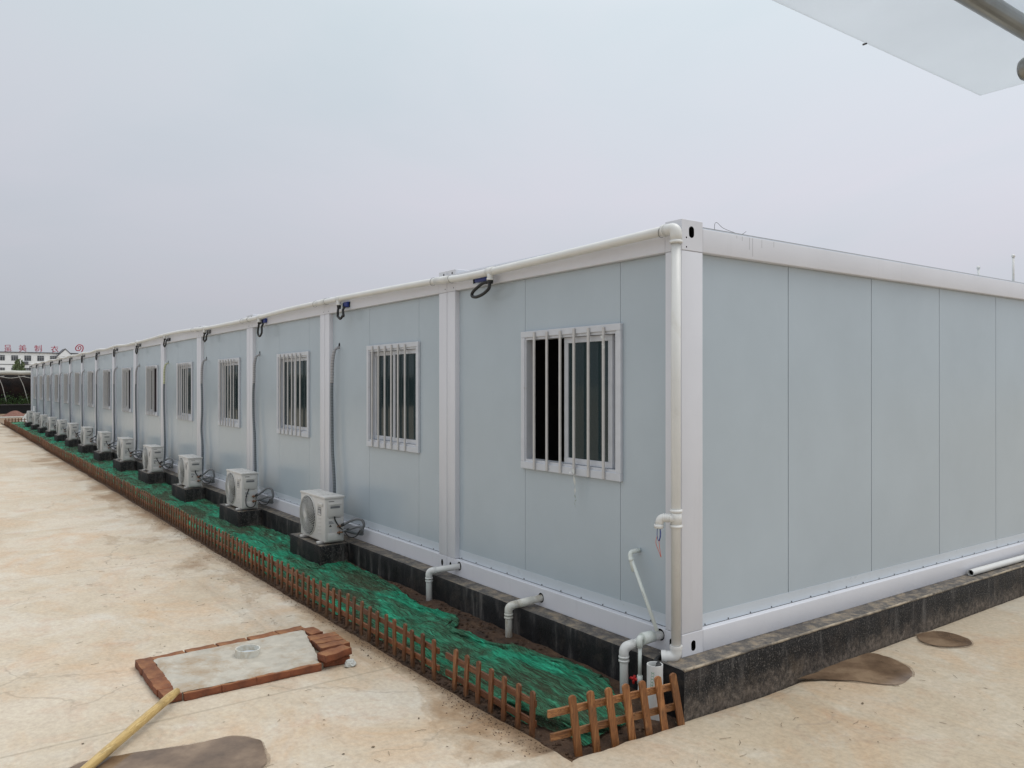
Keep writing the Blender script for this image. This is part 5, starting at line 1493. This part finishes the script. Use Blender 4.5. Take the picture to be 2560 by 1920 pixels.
mb = MB(); mb.box(-0.35, 0.0, -40, 39, 0, 0.62); mb.build('base_skirt', M['skirt'], gh)
mb = MB(); mb.box(-0.36, 0.03, -40, 39, 0.62, 0.70); mb.build('skirt_cap', M['bdark'], gh)
mb = MB(); mb.tube([(-0.15, y, 3.0 + 0.035*fn(y, 2, 1.5)) for y in [-40 + 0.5*k for k in range(160)]], [0.165+0.03*fn(k, 3, 0.5) for k in range(160)], 12); mb.build('film_roll', M['film'], gh)
mb = MB()
for k in range(-14, 14):
    y = k*1.55 + 0.4*fn(k, 1, 1.7); d_ = 0.55 + 0.5*fn(k, 7, 1.3)
    mb.tube(smooth_path([(0.05, y-d_, 2.78), (0.03, y-d_*0.55, 2.1), (0.03, y-0.15, 1.35), (0.06, y, 0.70)], 5), 0.022, 5)
    mb.tube(smooth_path([(0.06, y-d_-1.2, 2.72), (0.07, y-d_-0.5, 2.60-0.3*abs(fn(k, 3, 2))), (0.06, y-d_+0.4, 2.75)], 5), 0.02, 5)
mb.build('ropes', M['rope'], gh)
mb = MB(); rg = random.Random(9)
for k in range(5200):
    y = rg.uniform(-14, 14); z = 0.7 + abs(rg.gauss(0, 0.32)); x = -64.85 + rg.uniform(-0.05, 0.12)
    u = Vector((rg.gauss(0, .4), rg.gauss(0, 1), rg.gauss(0, 1))).normalized(); v_ = u.orthogonal().normalized(); sz = rg.uniform(0.03, 0.075)
    p = Vector((x, y, z-0.31)); mb.add([p-u*sz, p-v_*sz*0.6, p+u*sz, p+v_*sz*0.6], [(0, 1, 2, 3)])
mb.build('weeds', M['leaf'], label='green weeds growing along the foot of the greenhouse net', cat='weeds', kind='stuff')

def heap(name, c, rx, ry, h, mat, lab, cat, seed=0, jag=0.25):
    mb = MB(); V = []; N = 28; Mr = 10
    for i in range(Mr+1):
        r = i/Mr
        for k in range(N):
            a = 2*math.pi*k/N; e = 1 + jag*noise.noise(Vector((math.cos(a)*2, math.sin(a)*2, seed)))
            x = rx*r*math.cos(a)*e; y = ry*r*math.sin(a)*e
            z = h*(math.cos(r*math.pi)*0.5+0.5) * (1 + 0.35*noise.noise(Vector((x*1.3, y*1.3, seed+2)))) - (0.03 if i == Mr else 0)
            V.append((x, y, z))
    F = [(i*N+k, (i+1)*N+k, (i+1)*N+(k+1) % N, i*N+(k+1) % N) for i in range(Mr) for k in range(N)]
    mb.add(V, F, True); return mb.build(name, mat, loc=c, label=lab, cat=cat)
heap('soil_heap', (-60.5, 0.35, GZ), 1.5, 0.8, 0.34, M['redsoil'], 'low heap of reddish soil in front of the black greenhouse', 'soil heap', 3)
heap('film_heap', (-49.6, 0.22, GZ), 0.35, 0.38, 0.46, M['rubble'], 'white bag like heap of folded film beyond the last outdoor unit', 'film heap', 6)
mb = MB(); mb.bbox(-57.2, -56.7, -22, 3.2, GZ-0.02, GZ+0.05, 0.02, 1)
mb.build('film_strip_roll', M['film'], label='low pale strip of rolled film lying across the far end of the yard', cat='film roll')
